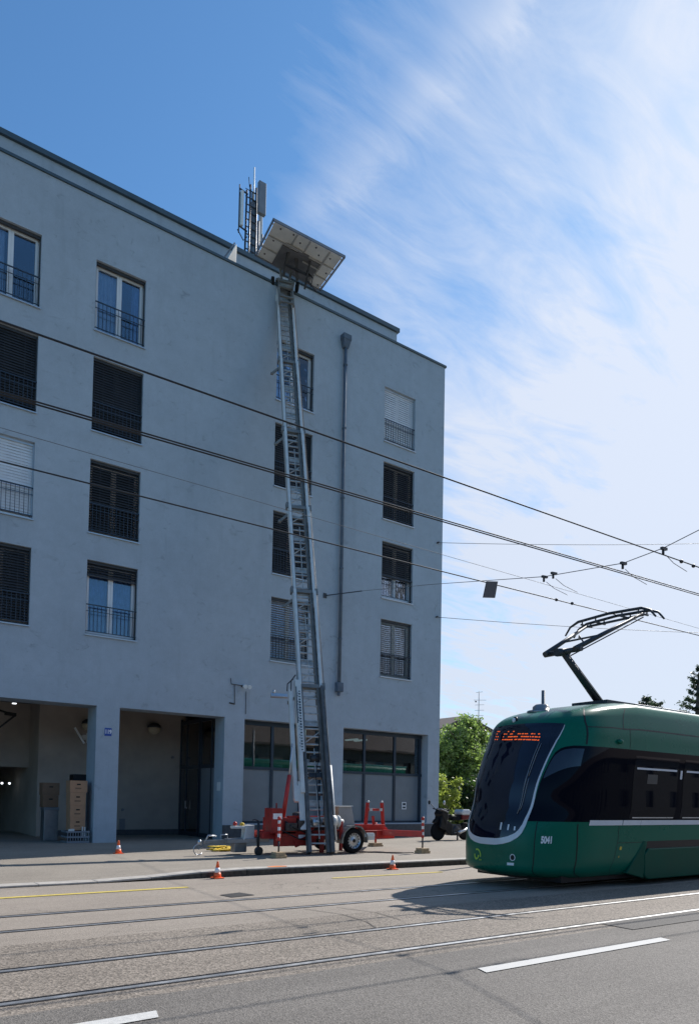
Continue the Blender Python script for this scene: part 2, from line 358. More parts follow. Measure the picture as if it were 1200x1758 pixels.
GLOBE = mat('cream_lamp_globe', (.55, .46, .33), .25, var=.05, coat=.3)
BLUEP = mat('enamel_blue', (.02, .07, .34), .3, var=.04, coat=.5)
WHITE = mat('plain_white', (.78, .78, .78), .5, var=.03)
YSTRAP = mat('yellow_strap', (.72, .50, .06), .8, var=.25, vscale=22)
LOGOG = mat('lime_green_logo', (.30, .52, .06), .5, var=.03)
LAMPW = mat('clear_lens', (.7, .72, .74), .1, var=.02, coat=.5)

# ------------------------------------------------------------------ ground, road, pavement
def sheet(name, m_, x0, x1, y0, y1, z, label):
    b = MB(); b.face([(x0, y0, z), (x1, y0, z), (x1, y1, z), (x0, y1, z)]); return struct(b, name, m_, label)
sheet('ground', GROUND, -1500, 1500, -1500, 1500, -.02, 'earth ground reaching the horizon around the street')
sheet('road', ROAD, -200, 400, -4, 5.15, -.004, 'smooth grey asphalt lane in the foreground')
sheet('near_track_bed', TRACKBED, -200, 400, 5.15, 7.5, -.004, 'coarse brown aggregate asphalt around the near tram track')
sheet('far_track_lane', FARLANE, -200, 400, 7.5, 12.02, -.004, 'pale worn asphalt lane under the tram up to the kerb')
b = MB(); b.box(-200, 400, -9, -4, -.01, .12); struct(b, 'near_pavement', PAVE, 'asphalt pavement on the side of the viewer')
def pave_z(x, y):
    t = min(1, max(0, (x-3.6)/2.4)); t = t*t*(3-2*t)
    d = min(1, max(0, (y-12.3)/1.6)); lo = .025
    return (lo+(.12-lo)*t) + (.12-(lo+(.12-lo)*t))*d
xs = [-200, -60, -20]+[i*.5 for i in range(-20, 25)]+[20, 60, 400]; ys = [12.32, 12.6, 13, 13.4, 13.9, 15, 20.1, 27]
b = MB(); V = [[b.b.verts.new((x, y, pave_z(x, y))) for y in ys] for x in xs]
for i in range(len(xs)-1):
    for j in range(len(ys)-1): b.b.faces.new((V[i][j], V[i+1][j], V[i+1][j+1], V[i][j+1]))
struct(b, 'pavement', PAVE, 'wide worn asphalt pavement in front of the blue-grey building')
b = MB(); kx = [-200, -40, -10]+[i*.9 for i in range(-6, 40)]+[60, 400]
for i in range(len(kx)-1):
    x0, x1 = kx[i]+.004, kx[i+1]-.004; z0, z1 = pave_z(kx[i], 12)+.004, pave_z(kx[i+1], 12)+.004
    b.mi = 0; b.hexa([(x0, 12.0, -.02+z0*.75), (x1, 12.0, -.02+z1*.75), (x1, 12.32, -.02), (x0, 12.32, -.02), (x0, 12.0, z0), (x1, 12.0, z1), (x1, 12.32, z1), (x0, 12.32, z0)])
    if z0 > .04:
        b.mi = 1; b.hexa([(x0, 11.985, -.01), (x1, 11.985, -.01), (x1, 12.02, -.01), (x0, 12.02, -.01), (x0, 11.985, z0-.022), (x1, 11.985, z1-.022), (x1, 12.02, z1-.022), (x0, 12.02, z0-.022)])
tag(b.build('kerb', [GRANITE, KERBFACE], loc=(0, 12, 0), bevel=.006), 'pale granite kerb with its road face coloured dark for shade, dropping to a ramp at the left', kind='structure', cat='kerb')
def marking(name, m_, pts, label):
    b = MB(); b.face([(x, y, .003) for x, y in pts]); return tag(b.build(name, m_, loc=(0, 0, 0)), label, 'road marking', kind='structure')
marking('lane_dash', WHITEP, [(4.57, 4.35), (7.38, 4.36), (7.42, 4.50), (4.62, 4.50)], 'white lane dash in the right foreground')
marking('lane_dash', WHITEP, [(-.95, 4.50), (1.80, 4.60), (1.84, 4.75), (-.95, 4.70)], 'white lane dash cut by the bottom edge at left')
marking('lane_dash', WHITEP, [(10.1, 4.32), (12.9, 4.32), (12.9, 4.46), (10.1, 4.46)], 'white lane dash beyond the right edge')
marking('edge_line', YELLOWP, [(-3, 10.82), (4.68, 10.82), (4.68, 10.94), (-3, 10.94)], 'long yellow line on the far lane at left')
marking('edge_line', YELLOWP, [(7.49, 10.90), (10.17, 10.88), (10.17, 10.98), (7.49, 11.0)], 'short yellow line near the kerb between two cones')
b = MB(); pts = []
for k in range(14):
    a = 2*math.pi*k/14; pts.append((7.02+.20*math.cos(a)*(1+.25*random.random()), 12.13+.09*math.sin(a)*(1+.3*random.random()), .131))
b.face(pts); tag(b.build('paint_mark', ORANGEP, loc=(0, 0, 0)), 'orange spray paint mark on the kerb stone', 'road marking', kind='structure')
marking('road_patch', TAR, [(4.76, 9.50), (5.18, 9.58), (5.10, 9.93), (4.72, 9.82)], 'dark square repair patch in the far lane')
b = MB()
for pts in ([(5.1, 8.1), (5.28, 7.5), (5.22, 6.9), (5.0, 6.35)], [(5.55, 8.0), (5.75, 7.4), (5.66, 6.8)]):
    for (xa, ya), (xb, yb) in zip(pts, pts[1:]):
        b.face([(xa-.006, ya, .0022), (xa+.006, ya, .0022), (xb+.006, yb, .0022), (xb-.006, yb, .0022)])
tag(b.build('tar_seam', TAR, loc=(0, 0, 0)), 'thin dark tar seams across the track lanes', 'road marking', kind='structure')
marking('road_patch', asphalt('newer_asphalt', (.115, .108, .10), 95, .08), [(7.6, 4.95), (9.6, 4.93), (9.65, 5.38), (7.62, 5.40)], 'darker repair patch beside the nearest rail')
RL = [(5.43, 'tram rail nearest to the viewer'), (6.43, 'second tram rail from the viewer, bright at the right'), (8.23, 'third tram rail, passing under the tram'), (9.23, 'fourth tram rail, farthest from the viewer')]
for y, lb in RL:
    t = thing('tram_rail', (0, y, 0), lb+', set flush in the asphalt', 'rail', 'tram rails in the road')
    MB().box(-150, 300, y-.028, y+.028, -.10, .004).build('rail_head', STEEL, t)
    MB().box(-150, 300, y+.028, y+.060, -.10, -.001).build('groove', TAR, t)
    MB().box(-150, 300, y+.060, y+.076, -.10, .003).build('guard_lip', DSTEEL, t)
    MB().box(-150, 300, y-.046, y-.028, -.10, .0015).build('bitumen_joint', TAR, t)

# ------------------------------------------------------------------ the blue-grey building
YF = 20.1; XL = -14.0; XR = 18.46; ZT = 17.86
bld = thing('apartment_building', (2.0, YF, 0), 'five-storey blue-grey rendered apartment building with arcade and barred french windows', 'building')
def wall_holes(b, x0, x1, z0, z1, holes, y, depth):
    X = sorted({x0, x1, *[h[0] for h in holes], *[h[1] for h in holes]}); Z = sorted({z0, z1, *[h[2] for h in holes], *[h[3] for h in holes]})
    vv = {}
    def v(x, yy, z):
        k = (round(x, 4), round(yy, 4), round(z, 4))
        if k not in vv: vv[k] = b.b.verts.new(k)
        return vv[k]
    for i in range(len(X)-1):
        for j in range(len(Z)-1):
            cx, cz = (X[i]+X[i+1])/2, (Z[j]+Z[j+1])/2
            if any(h[0] < cx < h[1] and h[2] < cz < h[3] for h in holes): continue
            b.b.faces.new((v(X[i], y, Z[j]), v(X[i+1], y, Z[j]), v(X[i+1], y, Z[j+1]), v(X[i], y, Z[j+1])))
    for h in holes:
        a, c, d, e = h[:4]; dp_ = h[4] if len(h) > 4 else depth
        P = [(a, d), (c, d), (c, e), (a, e)]
        for k in range(4):
            p, q = P[k], P[(k+1) % 4]
            if d <= 0.001 and k == 0: continue
            b.face([(p[0], y, p[1]), (q[0], y, q[1]), (q[0], y+dp_, q[1]), (p[0], y+dp_, p[1])])
COLS = [(2.67, 4.08), (5.50, 6.90), (11.20, 12.62), (15.60, 17.03)]
ROWS = [(14.20, 16.16), (11.40, 13.45), (8.58, 10.60), (5.79, 7.82)]
holes = [(c[0], c[1], r_[0], r_[1], .36) for c in COLS for r_ in ROWS]
HEAD = 3.86
holes += [(-7.2, 5.87, 0, HEAD, .82), (6.50, 9.69, 0, HEAD, .66), (10.36, 13.43, .62, HEAD, .5), (14.09, 17.90, .62, HEAD, .5)]
b = MB(); wall_holes(b, XL, XR, 0, ZT, holes, YF, .36)
b.face([(XR, YF, 0), (XR, YF+12, 0), (XR, YF+12, ZT), (XR, YF, ZT)]); b.face([(XL, YF, 0), (XL, YF+12, 0), (XL, YF+12, ZT), (XL, YF, ZT)])
b.face([(XL, YF+12, 0), (XR, YF+12, 0), (XR, YF+12, ZT), (XL, YF+12, ZT)])
b.build('wall', STUCCO, bld, fix=True)
MB().box(XL-.03, XR+.045, YF-.045, YF+.30, ZT+.002, ZT+.075).build('roof_coping', COPING, bld)
MB().box(XL, XR-.01, YF+.30, YF+12, ZT-.02, ZT+.04).build('roof_deck', GREY, bld)
YU = 21.1; XU = 16.90
MB().box(XL, XU, YU, YU+9, ZT+.04, 19.12).build('attic_wall', STUCCO, bld)
MB().box(XL-.02, XU+.07, YU-.09, YU+9.07, 19.122, 19.27).build('attic_coping', COPING, bld)
# plinth
b = MB()
for x0, x1 in ((9.69, 13.435), (13.43, 18.47)): b.box(x0+.0, x1, YF-.03, YF-.002, 0, .58)
b.build('plinth', PLINTH, bld)
# ground floor interior: back wall, ceiling, side partition, garage recess
b = MB(); b.box(5.42, 9.95, 23.7, 23.95, 0, 4.5); b.build('arcade_back_wall', INWALL, bld)
b = MB(); b.box(5.42, 9.80, 23.66, 23.698, .12, .30); b.build('skirting', PLINTH, bld)
b = MB(); b.box(-14, 5.20, 25.0, 25.2, 2.26, 4.5); b.box(5.20, 5.42, 23.7, 30, 0, 4.5); b.build('garage_wall', INWALL, bld)
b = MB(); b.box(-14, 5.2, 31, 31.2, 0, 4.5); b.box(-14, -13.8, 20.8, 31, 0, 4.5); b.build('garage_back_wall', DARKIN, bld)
MB().box(-13.9, 9.95, YF+.40, 31.5, 4.3, 4.45).build('arcade_ceiling', CEILM, bld)
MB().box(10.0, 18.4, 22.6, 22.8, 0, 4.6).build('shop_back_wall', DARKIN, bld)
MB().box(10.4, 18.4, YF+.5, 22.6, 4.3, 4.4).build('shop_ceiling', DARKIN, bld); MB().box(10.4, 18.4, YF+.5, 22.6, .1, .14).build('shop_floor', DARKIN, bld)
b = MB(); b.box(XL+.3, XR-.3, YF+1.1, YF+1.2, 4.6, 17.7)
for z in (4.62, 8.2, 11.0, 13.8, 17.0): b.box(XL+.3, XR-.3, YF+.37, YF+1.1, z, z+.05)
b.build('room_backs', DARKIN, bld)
# glazed vestibule at the right of the second bay
v = MB(); XP = 9.80
for y in (20.80, 21.15, 21.95, 22.10, 23.10, 23.62): v.box(XP-.03, XP+.03, y, y+.06, .1, 4.05)
for y0, y1 in ((20.86, 21.95), (22.16, 23.62)):
    v.box(XP-.025, XP+.025, y0, y1, 2.34, 2.46); v.box(XP-.025, XP+.025, y0, y1, 3.86, 3.98); v.box(XP-.025, XP+.025, y0, y1, .12, .26)
vest = v.build('entrance_screen', DFRAME, bld)
MB().box(XP-.008, XP+.008, 20.87, 23.6, 2.46, 3.86).build('pane', SHOPG, vest)
MB().box(XP-.012, XP+.012, 20.87, 22.0, .26, 2.34).build('panel', PANELM, vest)
MB().box(XP-.008, XP+.008, 22.2, 23.6, .26, 2.34).build('pane', SHOPG, vest)
b = MB(); b.box(XP-.09, XP-.03, 22.95, 22.99, 1.02, 1.06); b.bar((XP-.09, 22.97, .98), (XP-.09, 22.97, 1.28), .03, .03); b.build('door_handle', SILVER, vest)
MB().box(10.2, 10.3, 20.8, 23.7, 0, 4.4).build('stair_wall', DARKIN, bld)
MB().box(9.672, 9.688, 20.28, 20.50, 1.62, 1.88).build('notice_plate', WHITE, bld)

def curtain_mesh(x0, x1, y, z0, z1, gap=None):
    b = MB(); n = max(10, int((x1-x0)/.02))
    for i in range(n):
        xa, xb = x0+(x1-x0)*i/n, x0+(x1-x0)*(i+1)/n
        ya, yb = y+.03*math.sin(xa*60)+.015*math.sin(xa*23), y+.03*math.sin(xb*60)+.015*math.sin(xb*23)
        f = b.face([(xa, ya, z0), (xb, yb, z0), (xb, yb, z1), (xa, ya, z1)]); f.smooth = True
    return b
def make_window(c, r_, state):
    x0, x1 = c; z0, z1 = r_; yf = YF+.20; m_ = (x0+x1)/2
    f = MB(); t = .055; FR = WFRAME
    f.box(x0, x0+t, yf, yf+.07, z0, z1); f.box(x1-t, x1, yf, yf+.07, z0, z1)
    f.box(x0+t, x1-t, yf, yf+.07, z0, z0+t); f.box(x0+t, x1-t, yf, yf+.07, z1-t, z1)
    for a, c2 in ((x0+t, m_-.012), (m_+.012, x1-t)):       # two casements
        f.box(a, a+.055, yf-.02, yf+.05, z0+t, z1-t); f.box(c2-.055, c2, yf-.02, yf+.05, z0+t, z1-t)
        f.box(a+.055, c2-.055, yf-.02, yf+.05, z0+t, z0+t+.07); f.box(a+.055, c2-.055, yf-.02, yf+.05, z1-t-.06, z1-t)
    f.box(m_-.012, m_+.012, yf-.01, yf+.05, z0+t, z1-t)
    wo = f.build('window', WFRAME if state['frame'] == 'w' else DFRAME, bld)
    MB().box(x0+t+.05, x1-t-.05, yf+.012, yf+.02, z0+t+.06, z1-t-.05).build('pane', PANE, wo)
    b = MB(); b.hexa([(x0-.02, YF-.05, z0-.045), (x1+.02, YF-.05, z0-.045), (x1-.002, yf, z0-.02), (x0+.002, yf, z0-.02),
                      (x0-.02, YF-.05, z0-.015), (x1+.02, YF-.05, z0-.015), (x1-.002, yf, z0+.012), (x0+.002, yf, z0+.012)])
    b.build('sill', SILLM, wo)
    b = MB(); yr = YF+.035; zt = z0+.80
    b.box(x0+.002, x1-.002, yr-.012, yr+.012, zt, zt+.028); b.box(x0+.002, x1-.002, yr-.01, yr+.01, z0+.075, z0+.095)
    b.box(x0+.004, x1-.004, yr-.008, yr+.008, zt-.17, zt-.155) if state.get('mid', True) else None
    n = 13
    for i in range(1, n): x = x0+(x1-x0)*i/n; b.box(x-.006, x+.006, yr-.006, yr+.006, z0+.09, zt)
    b.build('railing', RAILM, wo)
    b = MB(); yb = YF+.115                                   # side guides and head box of the external blind
    b.box(x0+.001, x0+.028, yb-.03, yb+.03, z0, z1); b.box(x1-.028, x1-.001, yb-.03, yb+.03, z0, z1); b.box(x0+.028, x1-.028, yb-.035, yb+.035, z1-.075, z1)
    b.build('blind_guide', DBLIND if state['blind'] != 'l' else SILLM, wo)
    if state['blind']:
        b = MB(); cov = state['cover']; tilt = R(state['tilt']); pit = .077 if state['blind'] == 'l' else .072
        zb = z1-.08-(z1-z0-.10)*cov; nsl = int((z1-.09-zb)/pit)
        for k in range(nsl):
            z = z1-.11-k*pit
            hw = .040; tl = tilt+R(random.uniform(-2, 2))
            dy, dz = hw*math.cos(tl), hw*math.sin(tl)
            b.hexa([(x0+.03, yb-dy, z-dz-.003), (x1-.03, yb-dy, z-dz-.003), (x1-.03, yb+dy, z+dz-.003), (x0+.03, yb+dy, z+dz-.003),
                    (x0+.03, yb-dy, z-dz+.003), (x1-.03, yb-dy, z-dz+.003), (x1-.03, yb+dy, z+dz+.003), (x0+.03, yb+dy, z+dz+.003)])
        b.box(x0+.03, x1-.03, yb-.03, yb+.03, zb-.01, zb+.03)
        for xx in (x0+.3, x1-.3): b.box(xx-.004, xx+.004, yb-.045, yb-.041, zb, z1-.08)
        bo = b.build('blind', {'d': DBLIND, 'l': LBLIND, 'm': MBLIND}[state['blind']], wo)
        if state['blind'] == 'l': bo['label'] = 'pale lowered blind'
        if cov < .9: bo['label'] = 'partly raised dark blind'
    for (a, c2, mm) in state.get('curt', ()):
        curtain_mesh(x0+(x1-x0)*a, x0+(x1-x0)*c2, yf+.14, z0+.02, z1-.03).build('curtain', mm, wo)
ST = {
 (0, 0): dict(frame='w', blind=None, curt=[(.05, .42, CURT)]), (0, 1): dict(frame='d', blind='d', cover=1, tilt=62),
 (0, 2): dict(frame='w', blind='l', cover=1, tilt=71), (0, 3): dict(frame='w', blind='d', cover=1, tilt=56, curt=[(.0, .7, CURT)]),
 (1, 0): dict(frame='w', blind=None, curt=[(.03, .47, CURT), (.8, .97, BCURT)]), (1, 1): dict(frame='d', blind='d', cover=1, tilt=62),
 (1, 2): dict(frame='w', blind='d', cover=1, tilt=54), (1, 3): dict(frame='w', blind='d', cover=.17, tilt=50, curt=[(.03, .5, BCURT), (.52, .97, BCURT)]),
 (2, 0): dict(frame='w', blind=None, curt=[(.05, .95, BCURT)]), (2, 1): dict(frame='d', blind='d', cover=1, tilt=62),
 (2, 2): dict(frame='w', blind='d', cover=1, tilt=58), (2, 3): dict(frame='w', blind='m', cover=1, tilt=-8, curt=[(.0, 1, CURT)]),
 (3, 0): dict(frame='w', blind='l', cover=1, tilt=71), (3, 1): dict(frame='w', blind='d', cover=1, tilt=56, curt=[(.35, .55, CURT)]),
 (3, 2): dict(frame='w', blind='d', cover=.60, tilt=56, curt=[(.03, .42, BCURT)]), (3, 3): dict(frame='w', blind='m', cover=1, tilt=8, curt=[(.3, .75, CURT)]),
}
for (ci, ri), s_ in ST.items(): make_window(COLS[ci], ROWS[ri], s_)
# shop fronts in the two glazed bays
def shopfront(x0, x1, mull, ztr=2.36):
    y = YF+.34; b = MB(); z0 = .62; zt = HEAD
    b.box(x0, x1, y, y+.07, z0, z0+.07); b.box(x0, x1, y, y+.07, zt-.14, zt); b.box(x0, x1, y-.005, y+.065, ztr-.04, ztr+.05)
    for m_ in mull: b.box(m_-.045, m_+.045, y-.01, y+.07, z0+.07, zt-.14)
    f = b.build('shop_front', DFRAME, bld)
    e = [x0]+mull+[x1]
    for i in range(len(e)-1):
        a, c = e[i]+.045, e[i+1]-.045
        if c-a < .1: continue
        MB().box(a, c, y+.03, y+.045, z0+.07, ztr-.04).build('panel', PANELM, f)
        MB().box(a, c, y+.03, y+.038, ztr+.05, zt-.14).build('pane', SHOPG, f)
    return f
s1 = shopfront(10.36, 13.43, [10.40, 11.55, 12.62, 13.39]); s2 = shopfront(14.09, 17.90, [14.13, 15.24, 16.61, 17.80])
b = MB(); b.box(16.99, 17.20, YF+.352, YF+.362, 1.10, 1.37); b.build('notice', WHITE, s2)
b = MB(); b.box(17.03, 17.16, YF+.347, YF+.3505, 1.25, 1.33); b.box(17.03, 17.16, YF+.347, YF+.3505, 1.14, 1.20); b.build('notice_print', DFRAME, s2)
b = MB(); b.box(13.0, 13.1, 20.9, 20.95, 2.2, 3.8)
for x in (15.55, 15.95): b.bar((x, 21.3, 3.62), (x+.0, 22.0, 3.62), .11, .05)
b.build('ceiling_lamp', emis('tube_lamp', (.75, .95, .95), .35), s2)
b = MB(); b.box(11.3, 12.5, 21.4, 22.3, 2.3, 2.55); b.box(10.75, 10.85, 21.0, 21.05, .7, 3.7); b.box(12.0, 13.2, 22.3, 22.4, 2.9, 3.5); b.build('interior_fittings', LWHITE, s1)
b = MB(); b.box(10.9, 13.3, 21.8, 22.5, .6, 3.9); b.build('interior_screen', mat('cream_partition', (.42, .41, .33), .8, var=.2), s1)
b = MB(); b.box(15.9, 17.6, 21.6, 22.2, 2.35, 2.85); b.box(14.2, 15.3, 21.6, 22.1, 2.3, 2.85); b.build('interior_shelf', mat('pale_shelf', (.5, .58, .58), .8, var=.25), s2)
# downpipe with hopper head and outlet box
b = MB(); yp = YF-.09
b.tube([(13.81, yp, 16.85), (13.81, yp, 5.35)], .055, 12)
for z in (16.2, 14.0, 11.6, 9.2, 6.8): b.tube([(13.81, yp, z), (13.81, yp, z+.05)], .068, 12); b.box(13.79, 13.83, yp+.03, YF, z, z+.04)
dpo = b.build('downpipe', PIPEM, bld)
b = MB(); b.hexa([(13.72, yp-.06, 16.8), (13.90, yp-.06, 16.8), (13.90, YF, 16.8), (13.72, YF, 16.8), (13.66, yp-.12, 17.05), (13.96, yp-.12, 17.05), (13.96, YF, 17.05), (13.66, YF, 17.05)])
b.box(13.65, 13.97, yp-.13, YF, 17.052, 17.24); b.build('hopper_head', PIPEM, dpo, bevel=.01)
b = MB(); b.box(13.70, 13.93, yp-.09, YF, 5.03, 5.34); b.tube([(13.80, yp, 5.03), (13.80, yp, 4.90)], .05, 10); b.build('outlet_box', PIPEM, dpo, bevel=.01)
# house number plate
b = MB(); b.box(6.10, 6.29, YF-.012, YF, 3.05, 3.27); pl = b.build('number_plate', BLUEP, bld, bevel=.004)
b = MB(); text_to(b, '119', .155, lambda x, y: (6.195+x, YF-.0135, 3.16+y), .006, .78); b.build('number', WHITE, pl, fix=False)
# wall flood lamp with conduits, small brackets
b = MB(); b.tube([(10.32, YF-.03, 4.86), (9.86, YF-.03, 4.88), (9.84, YF-.03, 5.05)], .012, 6); b.tube([(9.98, YF-.02, 4.86), (10.0, YF-.02, 4.30)], .010, 6); b.tube([(10.38, YF-.02, 4.7), (10.38, YF-.02, 4.0)], .010, 6)
b.tube([(9.82, YF-.02, 4.3), (10.0, YF-.02, 4.28)], .02, 6); b.box(10.22, 10.28, YF-.16, YF, 4.82, 4.88)
fl = b.build('wall_lamp', DSTEEL, bld)
b = MB()
for x in (10.22, 10.36): b.lathe((x, YF-.30, 4.80), (0, .35, .1), [(0, .065), (.10, .06), (.16, .03)], 12)
b.build('lamp_head', LAMPW, fl)
b = MB(); b.bar((13.22, YF-.02, 8.20), (14.30, YF-.62, 8.42), .03, .03); b.box(13.16, 13.28, YF-.03, YF, 8.12, 8.28); b.build('cable_bracket', DSTEEL, bld)
# globe lamps on the arcade back wall
for x, z in ((6.62, 3.60), (8.75, 3.64)):
    b = MB(); b.sphere((x, 23.45, z), .21, .19, .18, 20); g_ = b.build('globe_lamp', GLOBE, bld)
    MB().lathe((x, 23.45, z+.05), (0, 0, 1), [(0, .225), (.07, .215), (.15, .12), (.17, .04)], 20).build('lamp_cap', DSTEEL, g_)
b = MB(); b.bar((6.15, 23.3, 3.50), (6.45, 23.3, 3.02), .07, .05); b.build('strip_lamp', WHITE, bld)
b = MB(); b.bar((6.55, 23.4, 3.36), (6.55, 23.4, 3.05), .03, .03); b.bar((6.55, 23.4, 3.06), (6.85, 23.4, 3.06), .03, .03); b.box(6.42, 6.56, 23.4, 23.5, 3.15, 3.30); b.build('wall_bracket', LWHITE, bld)
b = MB(); b.lathe((4.0, 21.2, 3.86), (0, 0, 1), [(0, .07), (.28, .07), (.44, .05)], 14); dl = b.build('ceiling_downlight', BLACK, bld)
MB().lathe((4.0, 21.2, 3.84), (0, 0, 1), [(0, .055), (.018, .055)], 14).build('lamp_glow', LAMPM, dl)
b = MB(); b.bar((3.2, 22.5, 3.95), (4.3, 22.5, 3.65), .07, .05); b.bar((4.3, 22.5, 3.68), (2.9, 22.5, 2.35), .07, .05); b.bar((4.3, 22.5, 3.67), (4.0, 22.5, 3.70), .1, .1); b.build('garage_door_arm', BLACK, bld)
for x in (4.72, 4.95):
    MB().lathe((x, 26.6, 1.75), (0, -1, 0), [(0, .035), (.03, .035)], 12).build('garage_lamp', LAMPM, bld)
b = MB(); b.box(7.0, 7.04, 23.67, 23.7, .35, .75); b.box(7.75, 7.93, 23.68, 23.7, .30, .66); b.lathe((7.85, 23.7, .95), (0, -1, 0), [(0, .05), (.03, .04)], 10); b.lathe((9.5, 23.7, 2.75), (0, -1, 0), [(0, .05), (.08, .04)], 10)
b.build('wall_fittings', GREY, bld)

# ------------------------------------------------------------------ things on the roof
t = thing('antenna_mast', (11.95, 23.6, 19.27), 'rooftop mobile phone mast with white panel antennas on a lattice frame', 'antenna')
ax, ay, z0 = 11.95, 23.6, 19.27
b = MB()
for dx, dy in ((-.16, -.12), (.16, -.12), (-.16, .18), (.16, .18)): b.tube([(ax+dx, ay+dy, z0), (ax+dx*.75, ay+dy, 23.9)], .036, 8)
for k in range(16):
    z = z0+.2+k*.28; b.bar((ax-.16, ay-.12, z), (ax+.16, ay-.12, z), .03, .03); b.bar((ax-.16, ay+.18, z), (ax+.16, ay+.18, z), .03, .03); b.bar((ax-.16, ay-.12, z), (ax-.16, ay+.18, z+.29), .025, .025)
b.build('lattice_frame', DSTEEL, t)
b = MB(); b.tube([(ax+.10, ay, z0), (ax+.10, ay, 23.4)], .12, 12); b.tube([(ax+.30, ay, z0), (ax+.30, ay, 22.8)], .05, 8); b.tube([(ax+.42, ay-.1, z0), (ax+.42, ay-.1, 22.3)], .03, 8); b.build('pole', GREY, t)
b = MB(); b.tube([(ax+.08, ay, 23.2), (ax+.08, ay, 24.75)], .028, 8); b.build('whip_antenna', WHITE, t)
for (dx, dy, za, zb, wd, mm) in ((.26, -.30, 22.85, 24.05, .30, GREY), (-.42, -.05, 22.25, 23.55, .10, WHITE), (.44, .1, 22.15, 23.25, .10, LWHITE)):
    b = MB(); b.box(ax+dx-wd/2, ax+dx+wd/2, ay+dy-.07, ay+dy+.09, za, zb); b.build('panel_antenna', mm, t, bevel=.02)
b = MB()
for z in (22.2, 23.6): b.bar((ax-.16, ay, z), (ax-.50, ay, z+.06), .04, .04); b.bar((ax+.16, ay, z-.4), (ax+.44, ay+.1, z-.4), .04, .04)
b.tube([(ax-.50, ay-.0, 22.0), (ax-.50, ay-.0, 23.8)], .022, 8); b.tube([(ax-.16, ay-.12, 23.8), (ax-.20, ay-.12, 24.15)], .015, 6)
b.tube([(ax-.55, ay, 22.1), (ax-.3, ay, 21.8), (ax-.16, ay, 22.0)], .02, 6)
b.build('support_arm', DSTEEL, t)
t = thing('roof_board', (9.65, 20.55, ZT+.08), 'pale upright board with brace standing on the roof edge left of the platform', 'board')
b = MB(); b.hexa([(9.40, 20.35, 17.94), (9.95, 20.75, 17.94), (9.97, 20.72, 17.94), (9.42, 20.32, 17.94), (9.78, 20.35, 18.75), (9.98, 20.75, 18.95), (10.0, 20.72, 18.95), (9.80, 20.32, 18.75)]); b.build('panel', LWHITE, t)
b = MB(); b.bar((9.3, 20.4, 17.95), (9.82, 20.5, 18.9), .04, .04); b.build('brace', GREY, t)
b = MB(); b.tube([(7.72, 21.2, 19.27), (7.72, 21.2, 19.36)], .04, 8); b.lathe((7.72, 21.2, 19.36), (0, 0, 1), [(0, .06), (.04, .05), (.06, .01)], 10)
tag(b.build('roof_vent', DSTEEL), 'tiny vent stub on the attic coping at left', 'vent')

# ------------------------------------------------------------------ inclined furniture lift: ladder
GUIDE = mat('greasy_guide_steel', (.10, .10, .10), .45, .2, var=.35, vscale=7)
LB = Vector((9.44, 14.35, .13)); LD = Vector((1.93, 5.62, 17.75)); LLEN = LD.length; LU = LD.normalized()
LW = Vector((.944, -.33, 0)).normalized(); LN = LU.cross(LW).normalized()
if LN.y > 0: LN = -LN                                        # towards the street
LW = (LW-LU*LW.dot(LU)).normalized()
def lp(s, w_, n): return LB+LU*s+LW*w_+LN*n
lift = thing('furniture_lift', tuple(LB), 'tall inclined telescopic ladder hoist leaning from its red trailer to the roof edge', 'furniture lift')
joints = [0, 4.35, 7.2, 10.0, 12.8, 15.6, LLEN]
for k in range(6):
    s0 = joints[k]-(.5 if k else 0); s1 = joints[k+1]; hw = .305-.007*k; n0 = -.055*k+.10
    for sg in (-1, 1):
        b = MB(); c_ = (lp(s0, sg*hw, n0)+lp(s1, sg*hw, n0))/2
        b.obox(c_, LW, LN, LU, .016, .19, s1-s0)                        # web
        b.obox(c_-LW*sg*.03+LN*.09, LW, LN, LU, .07, .014, s1-s0); b.obox(c_-LW*sg*.03-LN*.09, LW, LN, LU, .07, .014, s1-s0)
        b.obox(c_+LW*sg*.022+LN*.02, LW, LN, LU, .026, .04, s1-s0)      # outer bead
        b.build('side_rail', ALU if (k > 0) else ALUD, lift)
        iw = .07 if sg > 0 else .02
        b = MB(); b.obox(c_-LW*sg*(.075+iw/2)-LN*.05, LW, LN, LU, iw, .12, s1-s0-.05); b.obox(c_-LW*sg*(.075+iw-.01)+LN*.02, LW, LN, LU, .015, .05, s1-s0-.05); b.build('inner_rail', ALUD, lift)
    b = MB(); s = s0+.25; i = 0
    while s < s1-.1:
        b.obox(lp(s, 0, n0-.05), LW, LN, LU, 2*hw-.03, .03, .035)
        if i % 5 == 2 and s+.42 < s1: b.bar(lp(s, -hw+.04, n0-.06), lp(s+.42, hw-.04, n0-.06), .03, .02, LN)
        if i % 5 == 4: b.obox(lp(s+.14, 0, n0-.06), LW, LN, LU, 2*hw-.05, .012, .13)
        s += .21; i += 1
    b.obox(lp(s0+1.5, .0, n0-.02), LW, LN, LU, .02, .02, 2.3)
    b.build('rungs', RUNG, lift)
    if k:
        b = MB(); b.obox(lp(joints[k], 0, n0+.06), LW, LN, LU, 2*hw+.10, .05, .10); b.obox(lp(joints[k], -hw-.04, n0+.05), LW, LN, LU, .07, .14, .18); b.obox(lp(joints[k], hw+.04, n0+.05), LW, LN, LU, .07, .14, .18)
        b.bar(lp(joints[k]-.25, -hw-.03, n0), lp(joints[k]-.42, -hw-.24, n0-.1), .05, .06); b.tube([lp(joints[k]-.42, -hw-.20, n0-.1), lp(joints[k]-.42, -hw-.28, n0-.1)], .045, 8)
        b.lathe(lp(joints[k]-.35, hw-.12, n0), LW, [(0, .09), (.05, .09)], 14); b.build('section_bracket', ALUD, lift)
b = MB()
